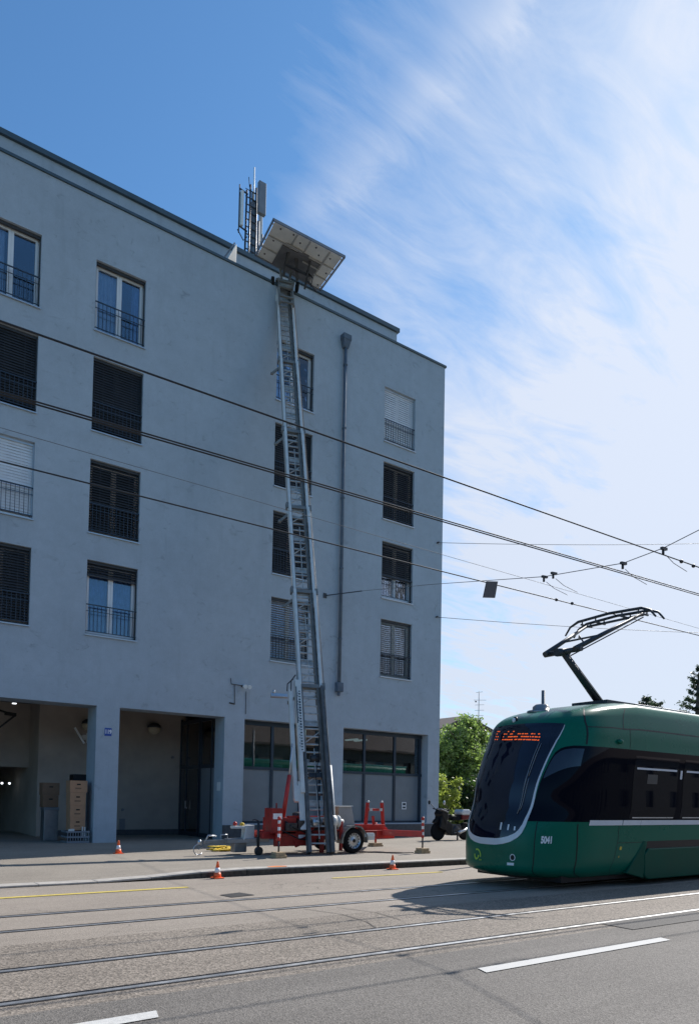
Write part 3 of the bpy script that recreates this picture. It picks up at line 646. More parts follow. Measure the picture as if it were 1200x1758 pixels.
for w_ in (-.34, .345, .36): b.tube([lp(.3, w_, .16), lp(4.2, w_, .12), lp(LLEN-.6, w_*.86, -.12)], .006, 5)
b.build('hoist_cable', DSTEEL, lift)
# dark outer guide covers and white mast at the foot
b = MB(); b.obox(lp(1.25, -.28, .13), LW, LN, LU, .08, .20, 2.5); b.obox(lp(2.15, .275, .13), LW, LN, LU, .09, .22, 4.3); b.build('base_guide', GUIDE, lift)
b = MB(); b.obox(lp(2.95, -.345, .14), LW, LN, LU, .15, .18, 3.0); wm = b.build('base_mast', LWHITE, lift, bevel=.01)
b = MB()                                                      # dark lettering runs up the mast
for k in range(22):
    s = 2.55+k*.075; b.obox(lp(s, -.33, .234), LW, LN, LU, .045, .004, random.choice((.022, .034, .048)))
    if k % 3: b.obox(lp(s+.02, -.375, .234), LW, LN, LU, .012, .004, .03)
b.obox(lp(3.75, -.405, .234), LW, LN, LU, .025, .004, 1.0)
b.build('mast_lettering', DFRAME, wm)
b = MB(); b.obox(lp(2.75, -.53, .10), LW, LN, LU, .10, .12, 2.9); b.build('side_beam', LWHITE, lift, bevel=.012)
b = MB(); b.obox(lp(1.15, -.40, .15), LW, LN, LU, .14, .06, 1.2); b.obox(lp(1.45, -.50, .12), LW, LN, LU, .13, .10, .4); b.build('foot_plate', LWHITE, lift)
b = MB(); b.tube([lp(4.15, -.52, .15), lp(4.45, -.50, .15), lp(4.62, -.38, .15)], .016, 6); b.tube([lp(4.15, -.62, .15), lp(4.35, -.60, .15), lp(4.5, -.45, .15)], .016, 6); b.build('guard_loop', DSTEEL, lift)
b = MB(); b.obox(lp(4.02, -.82, .12), LW, LN, LU, .42, .10, .09); b.lathe(lp(4.10, -.95, .12), LU, [(0, .04), (.06, .04)], 8); b.build('side_arm', RIMM, lift, bevel=.01)
b = MB(); b.tube([lp(.3, .385, .12), lp(2.2, .375, .12)], .035, 10); b.tube([lp(2.2, .37, .10), lp(4.4, .345, .10)], .018, 8); b.build('support_tube', LWHITE, lift)
b = MB(); b.tube([lp(.5, .02, .18), lp(1.4, .0, .20), lp(1.9, -.03, .2), lp(2.4, .08, .18), lp(3.0, .14, .14)], .012, 6); b.tube([lp(.9, .1, .2), lp(1.5, .16, .22), lp(2.1, .1, .2)], .010, 6); b.build('hydraulic_hose', BLACK, lift)
b = MB(); b.obox(lp(1.95, 0, .02), LW, LN, LU, .34, .16, .12); b.build('motor_unit', DSTEEL, lift)
b = MB(); b.lathe(lp(2.4, .0, .04), LW, [(-.12, .10), (.12, .10)], 16); b.build('cable_drum', DSTEEL, lift)
b = MB(); b.obox(lp(1.5, 0, .0), LW, LN, LU, .42, .10, .06); b.build('motor_bracket', DSTEEL, lift)
# head carriage with guide wheels
b = MB(); se = LLEN
for sg in (-1, 1): b.obox(lp(se-.35, sg*.22, .05), LW, LN, LU, .05, .10, 1.1)
for s in (se-.85, se-.62, se-.2, se+.05): b.obox(lp(s, 0, .1), LW, LN, LU, .46, .05, .05)
b.obox(lp(se+.15, 0, .0), LW, LN, LU, .60, .14, .10); b.lathe(lp(se-.05, 0, .02), LW, [(-.2, .09), (.2, .09)], 14)
b.bar(lp(se+.1, -.1, 0), lp(se+.62, -.15, .1), .06, .06); b.bar(lp(se+.1, .12, 0), lp(se+.62, .2, .1), .06, .06)
b.build('head_carriage', ALUD, lift)
for sg in (-1, 1):
    b = MB(); b.lathe(lp(se+.10, sg*.40, -.02), LW, [(-.05, .10), (-.04, .15), (.04, .15), (.05, .10)], 18); b.build('guide_wheel', RUBBER, lift)
# loading platform lying level above the parapet
PZ = 18.66
PC = [Vector((10.18, 18.68)), Vector((12.77, 18.62)), Vector((12.98, 20.38)), Vector((10.43, 20.28))]
def pp(u, v_, z): q = PC[0]*(1-u)*(1-v_)+PC[1]*u*(1-v_)+PC[2]*u*v_+PC[3]*(1-u)*v_; return Vector((q.x, q.y, z))
plat = thing('lift_platform', (11.55, 19.4, PZ), 'square pale loading platform of the lift jutting over the roof edge, seen from below', 'platform')
def slab(b, u0, u1, v0, v1, z0, z1): b.hexa([pp(u0, v0, z0), pp(u1, v0, z0), pp(u1, v1, z0), pp(u0, v1, z0), pp(u0, v0, z1), pp(u1, v0, z1), pp(u1, v1, z1), pp(u0, v1, z1)])
b = MB(); slab(b, .034, .966, .052, .978, PZ, PZ+.03); [slab(b, u, u+.012, .02, .052, PZ, PZ+.03) for u in (.16, .36, .56, .76, .92)]; [slab(b, u0, u1, v_, v_+.018, PZ, PZ+.03) for v_ in (.10, .52, .90) for u0, u1 in ((.013, .034), (.966, .987))]; b.build('deck', PLATM, plat)
b = MB(); slab(b, .24, .78, .42, .97, PZ-.035, PZ-.002); slab(b, .45, .60, .36, .42, PZ-.03, PZ-.002); b.build('underside_mat', PLATD, plat)
b = MB()
for u in (.34, .52, .80): slab(b, u-.008, u+.008, .055, .97, PZ-.022, PZ-.0015)
for v_ in (.38, .70): slab(b, .03, .97, v_-.012, v_+.012, PZ-.025, PZ-.0015)
slab(b, .28, .50, .33, .36, PZ-.045, PZ-.026); slab(b, .56, .80, .52, .55, PZ-.06, PZ-.04)
b.build('stiffener', mat('stiffener_metal', (.36, .35, .33), .6, .1), plat)
b = MB()
for u0, u1, v0, v1 in ((0, 1, 0, .022), (0, 1, .978, 1), (0, .014, 0, 1), (.986, 1, 0, 1)): slab(b, u0, u1, v0, v1, PZ-.03, PZ+.05)
b.build('edge_frame', GREY, plat)
b = MB()
for u, v_ in ((.13, .12), (.12, .45), (.3, .1), (.42, .2), (.62, .12), (.7, .25), (.1, .85), (.92, .55), (.92, .9), (.85, .2)): c_ = pp(u, v_, PZ-.02); b.lathe(c_, (0, 0, 1), [(0, .02), (.02, .03)], 8)
b.build('bolt', DSTEEL, plat)
b = MB(); b.bar((11.75, 19.85, 18.15), (11.55, 19.6, PZ-.02), .09, .09); b.bar((11.25, 19.9, 18.1), (11.2, 19.5, PZ-.02), .07, .07); b.bar((12.0, 19.8, 17.95), (11.95, 19.4, PZ-.02), .05, .05)
b.bar((11.2, 19.7, 18.35), (12.1, 19.65, 18.35), .06, .06); b.bar((12.0, 19.6, 18.1), (12.4, 19.7, 18.0), .04, .04); b.tube([(12.0, 19.7, 18.5), (12.12, 19.5, 18.2), (12.1, 19.6, 17.95)], .02, 6)
b.build('tilt_frame', DSTEEL, plat)

# ------------------------------------------------------------------ red lift trailer
tr = thing('lift_trailer', (9.8, 15.0, .12), 'red trailer chassis of the furniture lift with grey drawbar, on wooden blocks', 'trailer')
b = MB()
for y in (14.62, 15.35): b.box(8.05, 11.35, y, y+.10, .50, .66)
for x in (8.1, 9.0, 10.0, 11.2): b.box(x, x+.10, 14.72, 15.35, .52, .64)
b.box(8.35, 9.5, 14.60, 14.64, .32, .55); b.bar((8.9, 14.6, .36), (9.5, 14.6, .56), .05, .16); b.box(9.6, 9.7, 14.55, 14.62, .15, .60); b.box(10.03, 10.10, 14.35, 14.42, .2, .9)
b.build('chassis', REDD, tr, bevel=.008)
b = MB(); b.box(8.25, 8.55, 14.55, 14.9, .62, 1.20); b.box(8.32, 8.95, 14.62, 15.1, .60, .98); b.tube([(8.45, 14.7, 1.2), (8.45, 14.7, 1.32)], .02, 6); b.build('control_cabinet', REDD, tr, bevel=.012)
b = MB(); b.box(8.78, 10.05, 14.70, 14.78, .96, 1.02); b.box(9.2, 9.5, 14.7, 15.0, .66, .9); b.build('cross_member', RED, tr)
b = MB(); b.tube([(8.72, 14.85, .98), (8.93, 14.95, 1.98)], .05, 12); hy = b.build('hydraulic_ram', RED, tr)
MB().tube([(8.93, 14.95, 1.98), (9.05, 15.05, 2.75)], .022, 10).build('piston_rod', SILVER, hy)
b = MB(); b.bar((8.3, 15.05, .47), (7.35, 15.1, .43), .10, .12); b.bar((8.3, 14.75, .47), (7.4, 15.05, .43), .06, .10); b.bar((8.3, 15.35, .47), (7.4, 15.12, .43), .06, .10); b.bar((7.35, 15.1, .43), (6.85, 15.12, .42), .08, .08)
b.box(7.55, 7.85, 14.98, 15.2, .18, .40); b.build('drawbar', FENDER, tr, bevel=.008)
b = MB(); b.lathe((6.75, 15.12, .36), (0, 0, 1), [(0, .05), (.10, .045), (.12, .02)], 12); b.tube([(6.9, 15.12, .47), (6.95, 15.12, .57), (7.15, 15.12, .55)], .018, 8); b.tube([(7.25, 15.1, .5), (7.25, 15.1, .58), (7.42, 15.1, .58), (7.42, 15.1, .5)], .012, 6)
b.tube([(6.72, 15.1, .26)]+[(6.72+.12*math.cos(a), 15.1, .26+.12*math.sin(a)) for a in [i*.5 for i in range(1, 12)]], .012, 6); b.build('coupling', SILVER, tr)
b = MB(); b.tube([(8.02, 14.75, .30), (8.02, 14.75, .90)], .03, 10); b.lathe((8.02, 14.72, .22), (0, 1, 0), [(-.04, .08), (-.03, .10), (.03, .10), (.04, .08)], 14); b.tube([(8.02, 14.75, .9), (7.92, 14.75, .94), (7.86, 14.75, .92)], .012, 6); b.build('jockey_wheel', DSTEEL, tr)
b = MB(); b.hexa([(7.72, 14.9, .46), (8.0, 14.9, .46), (8.0, 15.15, .46), (7.78, 15.15, .46), (7.80, 14.9, .80), (8.0, 14.9, .80), (8.0, 15.15, .80), (7.80, 15.15, .80)]); b.box(7.48, 7.80, 14.95, 15.1, .72, .78); bx_ = b.build('tool_box', LWHITE, tr, bevel=.01)
b = MB(); b.sphere((7.56, 15.02, .83), .05, .05, .05, 10); b.build('red_knob', RED, bx_)
b = MB(); b.sphere((7.74, 15.02, .82), .055, .05, .04, 10); b.build('yellow_knob', YSTRAP, bx_)
b = MB(); b.tube([(8.6, 14.55, .9), (8.8, 14.48, .75), (9.2, 14.5, .62), (9.5, 14.5, .75)], .018, 6); b.tube([(8.5, 14.53, .7), (8.9, 14.45, .5), (9.25, 14.5, .45)], .015, 6); b.tube([(9.7, 14.5, .8), (9.9, 14.45, .6), (10.0, 14.5, .5)], .015, 6); b.build('hydraulic_hose', BLACK, tr)
b = MB(); b.box(8.60, 8.90, 14.50, 14.56, .68, .86); b.box(8.95, 9.12, 14.52, 14.58, .70, .92); b.lathe((8.75, 14.50, .77), (0, -1, 0), [(0, .05), (.02, .045)], 14); b.build('valve_block', DSTEEL, tr, bevel=.006)
b = MB(); b.box(8.28, 8.52, 14.545, 14.549, .95, 1.08); b.box(9.0, 9.5, 14.595, 14.599, .50, .58); b.build('warning_sticker', CONEW, tr)
b = MB(); b.box(8.9, 9.9, 14.85, 15.3, .66, .86); b.lathe((9.2, 15.0, .86), (0, 0, 1), [(0, .12), (.22, .12), (.25, .05)], 18); b.build('oil_tank', DSTEEL, tr, bevel=.01)
# wheels
def trailer_wheel(x, y):
    b = MB(); b.lathe((x, y, .43), (0, 1, 0), [(-.08, .19), (-.085, .24), (-.07, .295), (-.03, .31), (.03, .31), (.07, .295), (.085, .24), (.08, .19)], 36, cap=False); wo = b.build('wheel', RUBBER, tr)
    b = MB(); b.lathe((x, y, .43), (0, 1, 0), [(-.082, .195), (-.06, .19), (-.045, .16), (-.035, .15), (-.04, .08), (-.07, .06), (-.075, .02), (.0, .01), (.06, .1), (.08, .195)], 36, cap=False)
    for k in range(14):
        a = 2*math.pi*k/14; b.sphere((x+.135*math.cos(a), y-.040, .43+.135*math.sin(a)), .017, .006, .017, 8)
    b.build('rim', RIMM, wo)
    b = MB()
    for k in range(14):
        a = 2*math.pi*(k+.5)/14; b.sphere((x+.158*math.cos(a), y-.052, .43+.158*math.sin(a)), .017, .006, .021, 8)
    b.lathe((x, y-.082, .43), (0, 1, 0), [(0, .03), (.02, .062)], 14)
    b.build('rim_hole', BLACK, wo)
trailer_wheel(10.42, 14.40); trailer_wheel(10.42, 15.70)
def fender(y0, y1):
    b = MB(); n = 16; ps = []
    for i in range(n+1):
        a = R(-8)+R(196)*i/n; ps.append((10.42+.385*math.cos(a), .43+.375*math.sin(a)))
    for i in range(n):
        (x0, z0_), (x1, z1_) = ps[i], ps[i+1]
        b.face([(x0, y0, z0_), (x1, y0, z1_), (x1, y1, z1_), (x0, y1, z0_)]); 
        cx0, cz0, cx1, cz1 = [10.42+(x0-10.42)*.92, .43+(z0_-.43)*.92, 10.42+(x1-10.42)*.92, .43+(z1_-.43)*.92]
        b.face([(x0, y0, z0_), (x1, y0, z1_), (cx1, y0, cz1), (cx0, y0, cz0)])
    o = b.build('fender', FENDER, tr)
    md = o.modifiers.new('thickness', 'SOLIDIFY'); md.thickness = .01
fender(14.28, 14.52); fender(15.58, 15.82)
MB().tube([(10.42, 14.45, .43), (10.42, 15.65, .43)], .04, 10).build('axle', DSTEEL, tr)
b = MB(); b.hexa([(10.08, 14.55, .70), (10.62, 14.55, .70), (10.62, 15.25, .70), (10.08, 15.25, .70), (10.12, 14.55, 1.26), (10.48, 14.55, 1.26), (10.48, 15.25, 1.26), (10.12, 15.25, 1.26)]); eb = b.build('equipment_box', mat('box_sheet', (.33, .32, .33), .5, .2, var=.08), tr, bevel=.008)
0 and MB().hexa([(10.072, 14.57, .73), (10.078, 14.57, .73), (10.078, 15.18, .73), (10.072, 15.18, .73), (10.110, 14.57, 1.24), (10.118, 14.57, 1.24), (10.118, 15.18, 1.24), (10.110, 15.18, 1.24)]) 
b = MB(); b.hexa([(10.066, 14.56, .72), (10.078, 14.56, .72), (10.078, 15.19, .72), (10.066, 15.19, .72), (10.104, 14.56, 1.25), (10.118, 14.56, 1.25), (10.118, 15.19, 1.25), (10.104, 15.19, 1.25)]); b.build('side_panel', mat('warm_wood_panel', (.46, .33, .25), .7, var=.12), eb)
b = MB(); b.box(10.05, 10.49, 14.5, 14.53, 1.262, 1.285); b.box(10.05, 10.49, 15.2, 15.23, 1.262, 1.285); b.build('lid_edge', LWHITE, eb)
b = MB(); b.lathe((9.78, 14.42, .90), (1, 0, 0), [(0, .07), (.0, .15), (.02, .16), (.10, .16), (.12, .11), (.17, .11), (.19, .15), (.21, .15), (.22, .07), (.32, .06), (.36, .05)], 26); b.build('winch_drum', LWHITE, tr)
b = MB(); b.lathe((9.34, 14.60, .86), (1, 0, 0), [(0, .10), (.03, .115), (.22, .115), (.25, .10)], 22); b.build('motor_can', SILVER, tr)
b = MB(); b.box(10.75, 11.0, 14.30, 14.36, .52, .62); b.box(10.85, 11.05, 14.33, 14.40, .44, .60); b.build('rear_light', LAMPW, tr, bevel=.008)
# rear red support frame
b = MB()
for x, lean in ((11.22, .06), (11.80, -.06)): b.bar((x-lean*.2, 14.95, .62), (x+lean, 14.95, 1.36), .07, .07)
b.bar((11.28, 14.95, 1.18), (11.76, 14.95, 1.18), .06, .06); b.box(11.0, 11.75, 14.8, 15.15, .62, .80); b.bar((11.80, 14.9, .7), (11.95, 14.9, .55), .06, .1); b.bar((11.45, 14.9, .80), (11.42, 14.9, 1.02), .06, .05)
b.box(11.0, 12.0, 14.72, 14.84, .44, .66); b.build('support_frame', RED, tr, bevel=.008)
b = MB()
for x in (11.30, 11.74): b.sphere((x, 14.95, 1.38), .035, n=10)
for x in (11.36, 11.68): b.bar((x-.04, 14.91, 1.18), (x+.04, 14.91, 1.18), .03, .07)
b.build('frame_cap', LWHITE, tr)
# outriggers with striped jacks
def outrigger(px_, py_, bx0, by0, zb, blockz, two=True):
    b = MB(); b.bar((bx0, by0, zb), (px_, py_, zb+.03), .07, .16); ob = b.build('outrigger', RED, tr, bevel=.006)
    b = MB(); b.tube([(px_, py_, .45), (px_, py_, .98)], .032, 12); jk = b.build('jack_leg', RED, ob)
outr = [(12.14, 13.78, 11.6, 14.72, .60), (8.08, 13.92, 8.45, 14.66, .56)]
for (px_, py_, bx0, by0, zb) in outr:
    b = MB(); b.bar((bx0, by0, zb), (px_, py_, zb), .08, .15); b.build('outrigger', RED, tr, bevel=.006)
    b = MB(); b.mi = 0
    for k in range(6): b.mi = k % 2; b.tube([(px_, py_, .50+k*.075), (px_, py_, .575+k*.075)], .032, 12, cap=(k in (0, 5)))
    b.mi = 0; b.lathe((px_, py_, .95), (0, 0, 1), [(0, .04), (.06, .04), (.08, .02)], 12)
    jk = b.build('jack_leg', [RED, CONEW], tr)
    MB().tube([(px_, py_, .25), (px_, py_, .50)], .02, 10).build('jack_foot', DSTEEL, jk)
b2 = MB(); b2.bar((11.6, 15.2, .55), (12.6, 16.3, .58), .08, .15); b2.build('outrigger', RED, tr)
b = MB(); b.tube([(12.6, 16.3, .22), (12.6, 16.3, .8)], .03, 10); b.build('jack_leg', RED, tr)
blk = []
for (x, y, sx_, sz, lb) in ((12.14, 13.78, .30, .13, 'stack of pale timber blocks under the right striped jack leg'), (8.08, 13.92, .28, .13, 'timber block under the left striped jack leg'), (12.6, 16.3, .36, .10, 'flat timber block under the far rear jack leg')):
    b = MB(); b.box(x-sx_/2, x+sx_/2, y-.13, y+.13, .122, .122+sz*.5-.002); b.box(x-sx_/2+.02, x+sx_/2-.03, y-.12, y+.11, .122+sz*.5, .122+sz)
    tag(b.build('timber_block', WOOD, bevel=.006), lb, 'wooden block', 'timber blocks under the jacks')
# yellow lashing strap on the ground
b = MB(); random.seed(3)
for k in range(9):
    pts = [(7.9+random.uniform(-.35, .35)+.25*math.cos(a+k), 16.2+random.uniform(-.05, .05)+.18*math.sin(a*1.3+k), .14+.012*k*(.5+.5*math.sin(a*2))) for a in [i*.45 for i in range(9)]]
    b.tube(pts, .018, 5)
tag(b.build('lashing_strap', YSTRAP), 'tangled yellow lashing strap on the pavement beside the drawbar', 'strap')
b = MB(); b.tube([(10.7, 14.5, .135), (11.1, 14.25, .135), (11.6, 14.05, .135), (12.0, 13.95, .135)], .012, 6); tag(b.build('ground_cable', BLACK), 'thin black cable on the pavement from wheel to jack block', 'cable')

# ------------------------------------------------------------------ traffic cones
def make_cone():
    t = thing('traffic_cone', (5.64, 11.84, 0), 'orange traffic cone on the road at the kerb, left of the trailer', 'cone', 'orange traffic cones around the lift')
    x, y = 5.64, 11.84
    b = MB(); b.box(x-.095, x+.095, y-.095, y+.095, 0, .018); b.build('base', CONE, t, bevel=.008)
    b = MB(); b.lathe((x, y, .018), (0, 0, 1), [(0, .072), (.085, .055)], 24); b.lathe((x, y, .103+.085), (0, 0, 1), [(0, .036), (.095, .017), (.11, .014), (.112, .008)], 24); b.build('body', CONE, t)
    b = MB(); b.lathe((x, y, .103), (0, 0, 1), [(0, .0552), (.085, .0362)], 24); b.build('reflective_band', CONEW, t)
    return t
cone = make_cone()
copy_tree(cone, None, (5.33, 16.30, .12), 'orange traffic cone on the pavement in front of the house number pillar')
copy_tree(cone, None, (9.58, 11.80, 0), 'orange traffic cone on the road beside the yellow line, nearest to the tram')

# ------------------------------------------------------------------ boxes in the arcade
def carton(x0, x1, y0, y1, z0, z1, m_, label):
    t = MB().box(x0, x1, y0, y1, z0, z1).build('cardboard_box', m_, bevel=.006); tag(t, label, 'box', 'cardboard boxes in the arcade')
    zc_ = (z0+z1)/2
    MB().box((x0+x1)/2-.05, (x0+x1)/2+.05, y0-.003, y0+.002, zc_+.04, zc_+.075).build('hand_hole', BLACK, t)
    MB().box((x0+x1)/2-.09, (x0+x1)/2+.07, y0-.002, y0+.001, zc_-.07, zc_-.03).build('print_mark', CARDD, t)
zz = [.46, .79, 1.12, 1.48, 1.80]
nm = ['lowest cardboard box of the stack on the crate', 'second cardboard box from the bottom of the stack on the crate', 'third cardboard box from the bottom of the stack on the crate', 'topmost cardboard box of the stack on the crate']
for k in range(4): carton(5.30-.01*k, 5.70+.03*(k == 3), 20.25, 20.65, zz[k]+.002, zz[k+1], CARD, nm[k])
t = MB().box(5.52, 5.98, 20.9, 21.3, .12, 1.99).build('dark_cabinet', BLACK, bevel=.01); tag(t, 'black cabinet behind the cardboard box stack', 'cabinet')
b = MB(); x0, x1, y0, y1 = 5.20, 5.80, 20.15, 20.75
for z in (.125, .26, .40): b.box(x0, x1, y0, y0+.02, z, z+.045); b.box(x0, x0+.02, y0+.02, y1, z, z+.045); b.box(x1-.02, x1, y0+.02, y1, z, z+.045)
for i in range(9): x = x0+.02+i*(x1-x0-.06)/8; b.box(x, x+.02, y0+.003, y0+.017, .17, .40)
b.box(x0+.02, x1-.02, y0+.02, y1, .125, .15); tag(b.build('plastic_crate', CRATEM), 'grey slatted plastic crate at the foot of the box stack', 'crate')
b = MB(); b.box(5.25, 5.4, 20.17, 20.24, .42, .50); b.box(5.6, 5.63, 20.18, 20.21, .30, .56); b.box(5.66, 5.69, 20.18, 20.21, .30, .55); tag(b.build('bottle_cartons', LWHITE), 'white packets sticking up in the grey crate', 'packet')
t = MB().box(4.90, 5.28, 21.4, 21.8,   .12, 1.05).build('bin', FENDER, bevel=.012); tag(t, 'grey narrow bin left of the box stack', 'bin')
MB().box(4.89, 5.29, 21.38, 21.81, .97, 1.053).build('lid', GREY, t)
carton(4.86, 5.27, 21.4, 21.8, 1.056, 1.39, CARDD, 'lower of the two dark cardboard boxes on the grey bin'); carton(4.84, 5.29, 21.4, 21.8, 1.392, 1.74, CARDD, 'upper of the two dark cardboard boxes on the grey bin')

# ------------------------------------------------------------------ tram
TY = 8.73
TZ = [.20, .30, .5, .8, 1.1, 1.4, 1.8, 2.2, 2.5, 2.76, 2.97, 3.14, 3.26, 3.33, 3.36]
TW = [1.02, 1.10, 1.14, 1.15, 1.15, 1.15, 1.15, 1.15, 1.14, 1.13, 1.09, 1.03, .92, .6, 0.0]
TL = [1.2, 1.3, 1.4, 1.5, 1.5, 1.5, 1.45, 1.35, 1.3, 1.25, 1.2, 1.15, 1.1, 1.1, 1.1]
TX = [9.46, 9.20, 9.17, 9.16, 9.21, 9.33, 9.42, 9.59, 9.74, 9.81, 9.86, 9.98, 10.18, 10.48, 10.83]
def tlin(T, t):
    t = max(0, min(len(T)-1-1e-9, t)); i = int(t); u = t-i
    p0, p1, p2, p3 = T[max(i-1, 0)], T[i], T[i+1], T[min(i+2, len(T)-1)]
    m1 = (p2-p0)/2 if i > 0 else p2-p1; m2 = (p3-p1)/2 if i+2 < len(T) else p2-p1
    return (2*u**3-3*u*u+1)*p1+(u**3-2*u*u+u)*m1+(-2*u**3+3*u*u)*p2+(u**3-u*u)*m2
def S(a, t):                                   # a < 0: far side of the nose, a > 0: near side
    side = -1 if a >= 0 else 1; a = abs(a); z = tlin(TZ, t); wd = max(0, tlin(TW, t)); x0 = tlin(TX, t); L = tlin(TL, t)
    if a <= 1:
        ph = a*math.pi/2; x = x0+L*(1-max(0, math.cos(ph))**(2/2.5)); y = wd*math.sin(ph)**(2/2.5)
    else: x = x0+L+(a-1); y = wd
    H = 2.97+.39*max(0, min(1, (x-9.7)/2.2))**.8
    if z > 2.5: z = 2.5+(z-2.5)*(H-2.5)/.86
    return Vector((x, TY+side*y, z))
def SO(a, t, off=.004):
    p = S(a, t); e = .01; sgn = 1
    da = S(a+e, t)-S(a-e, t) if abs(a) > e else S(a+e, t)-S(a-e, t)
    dt = S(a, min(14, t+e))-S(a, max(0, t-e)); n = da.cross(dt)
    if n.length < 1e-9: return p
    n.normalize()
    if n.dot(p-Vector((14.0, TY, 1.2))) < 0: n = -n
    return p+n*off
AE = 16.0
WSGLASS = mat('windscreen_glass', (.006, .008, .020), .015, var=.6, vscale=1.2, spec=.55)
CABGLASS = mat('cab_glass', (.010, .012, .022), .02, var=.3, vscale=1.5, spec=.75)
GREY2 = mat('faint_notice', (.028, .03, .034), .4, var=.1)
tram = thing('tram', (9.2, TY, 0), 'green low-floor tram with black window band and white front stripe, number 5041, heading left', 'tram')
def aseq(): return [k/28 for k in range(29)]+[1+.25*k for k in range(1, 9)]+[3+k*1.0 for k in range(1, 14)]
A = aseq(); AS = [-a for a in A[::-1]]+A[1:]
ts = [i*.25 for i in range(0, 57)]
b = MB(); V = [[b.b.verts.new(S(a, t)) for t in ts] for a in AS]
for i in range(len(AS)-1):
    for j in range(len(ts)-1):
        f = b.b.faces.new((V[i][j], V[i+1][j], V[i+1][j+1], V[i][j+1])); f.smooth = True
f = b.b.faces.new([V[i][0] for i in range(len(AS))]); ed = [V[0][j] for j in range(len(ts))]+[V[-1][j] for j in range(len(ts)-1, -1, -1)]
bmesh.ops.remove_doubles(b.b, verts=b.b.verts, dist=.0004)
body = b.build('body', GREEN, tram)
def patch(name, fn, nu, nv, m_, parent, off=.005, mirror=False):
    b = MB(); b.grid(lambda u, v_: SO(*fn(u, v_), off), nu, nv)
    o = b.build(name, m_, parent, fix=False)
    if mirror:
        b = MB(); b.grid(lambda u, v_: SO(-fn(u, v_)[0], fn(u, v_)[1], off), nu, nv); b.build(name, m_, parent, fix=False)
    return o
def interp(tab, x):
    if x <= tab[0][0]: return tab[0][1]
    for (x0, y0), (x1, y1) in zip(tab, tab[1:]):
        if x <= x1: return y0+(y1-y0)*(x-x0)/(x1-x0)
    return tab[-1][1]
WR = [(3.10, .06), (3.16, .12), (3.25, .175), (3.42, .235), (3.6, .266), (3.95, .298), (4.6, .318), (5.5, .337), (6.1, .355), (6.8, .378), (7.7, .408), (8.8, .450), (9.85, .488)]
def ws(u, v_):
    g = v_; t = 3.1+(9.85-3.1)*g**1.4; f = 2*u-1; a = f*interp(WR, t); return a, t+.5*(1-abs(f)**1.6)*g**5
wsh = patch('windshield', ws, 48, 60, WSGLASS, tram, .005)
# white border: inner/outer curve pairs from bottom centre to upper near corner
IN = [(0, 3.10), (.06, 3.10), (.12, 3.16), (.175, 3.25), (.235, 3.42), (.266, 3.6), (.298, 3.95), (.318, 4.6), (.337, 5.5), (.355, 6.1), (.378, 6.8), (.408, 7.7), (.450, 8.8), (.486, 9.7)]
OUT = [(0, 2.74), (.06, 2.75), (.13, 2.82), (.20, 2.95), (.268, 3.2), (.303, 3.45), (.332, 3.9), (.344, 4.62), (.357, 5.5), (.373, 6.1), (.394, 6.8), (.421, 7.65), (.459, 8.75), (.489, 9.62)]
def band(u, v_):
    k = u*(len(IN)-1); i = min(int(k), len(IN)-2); q = k-i
    a0, t0 = [IN[i][j]*(1-q)+IN[i+1][j]*q for j in (0, 1)]; a1, t1 = [OUT[i][j]*(1-q)+OUT[i+1][j]*q for j in (0, 1)]
    return a0+(a1-a0)*v_, t0+(t1-t0)*v_
patch('white_border', band, 60, 3, TWHITE, tram, .008, True)
BT = [(.335, 4.15), (.342, 4.7), (.350, 5.0), (.375, 5.8), (.400, 6.4), (.425, 6.95), (.450, 7.3), (.49, 7.52), (.53, 7.62), (.613, 7.70), (20, 7.70)]
def bandwin(u, v_):
    a = .336+(1.5-.336)*u**1.3; top = interp(BT, a); return a, 4.12+(top-4.12)*v_
patch('window_band', bandwin, 60, 16, TBLACK, tram, .004, True)
def bandwin2(u, v_): return 1.502+(AE-1.502)*u, 4.12+(7.70-4.12)*v_
patch('window_band', bandwin2, 30, 12, TBLACK, tram, .004, True)
CT = [(.405, 6.2), (.425, 6.7), (.450, 7.08), (.49, 7.32), (.53, 7.44), (.613, 7.52), (1, 7.52)]
def cabw(u, v_): a = .405+(.725-.405)*u; top = interp(CT, a); bot = 6.10+.55*u+.12*math.sin(u*3.1); return a, bot+(top-bot)*v_
patch('cab_window', cabw, 60, 34, CABGLASS, tram, .014, True)
patch('interior_notice', lambda u, v_: (2.15+.32*u, 6.05+.42*v_), 2, 2, GREY2, tram, .012)
for k in range(9):
    a0 = 1.72+k*1.62; a1 = a0+1.42
    wo = patch('side_window', lambda u, v_: (a0+(a1-a0)*u, 4.32+(7.35-4.32)*v_), 4, 8, TGLASS, tram, .008, True)
    patch('opening_bar', lambda u, v_: (a0+.08+(a1-a0-.13)*u, 6.66+.09*v_), 2, 1, TWHITE, wo, .012)
    patch('sill_bar', lambda u, v_: (a0+.10+(a1-a0-.12)*u, 4.34+.07*v_), 2, 1, SILVER, wo, .012)
for k in range(1, 10): a0 = 1.72+k*1.62-.13; patch('door_sticker', lambda u, v_: (a0+.07*u, 6.33+.40*v_), 1, 2, TWHITE, tram, .013)
for a0, a1 in ((.90, 1.575), (1.590, 2.12), (2.125, AE)): patch('side_stripe', lambda u, v_: (a0+(a1-a0)*u, 3.92+.30*v_), 4, 1, TWHITE, tram, .010, True)
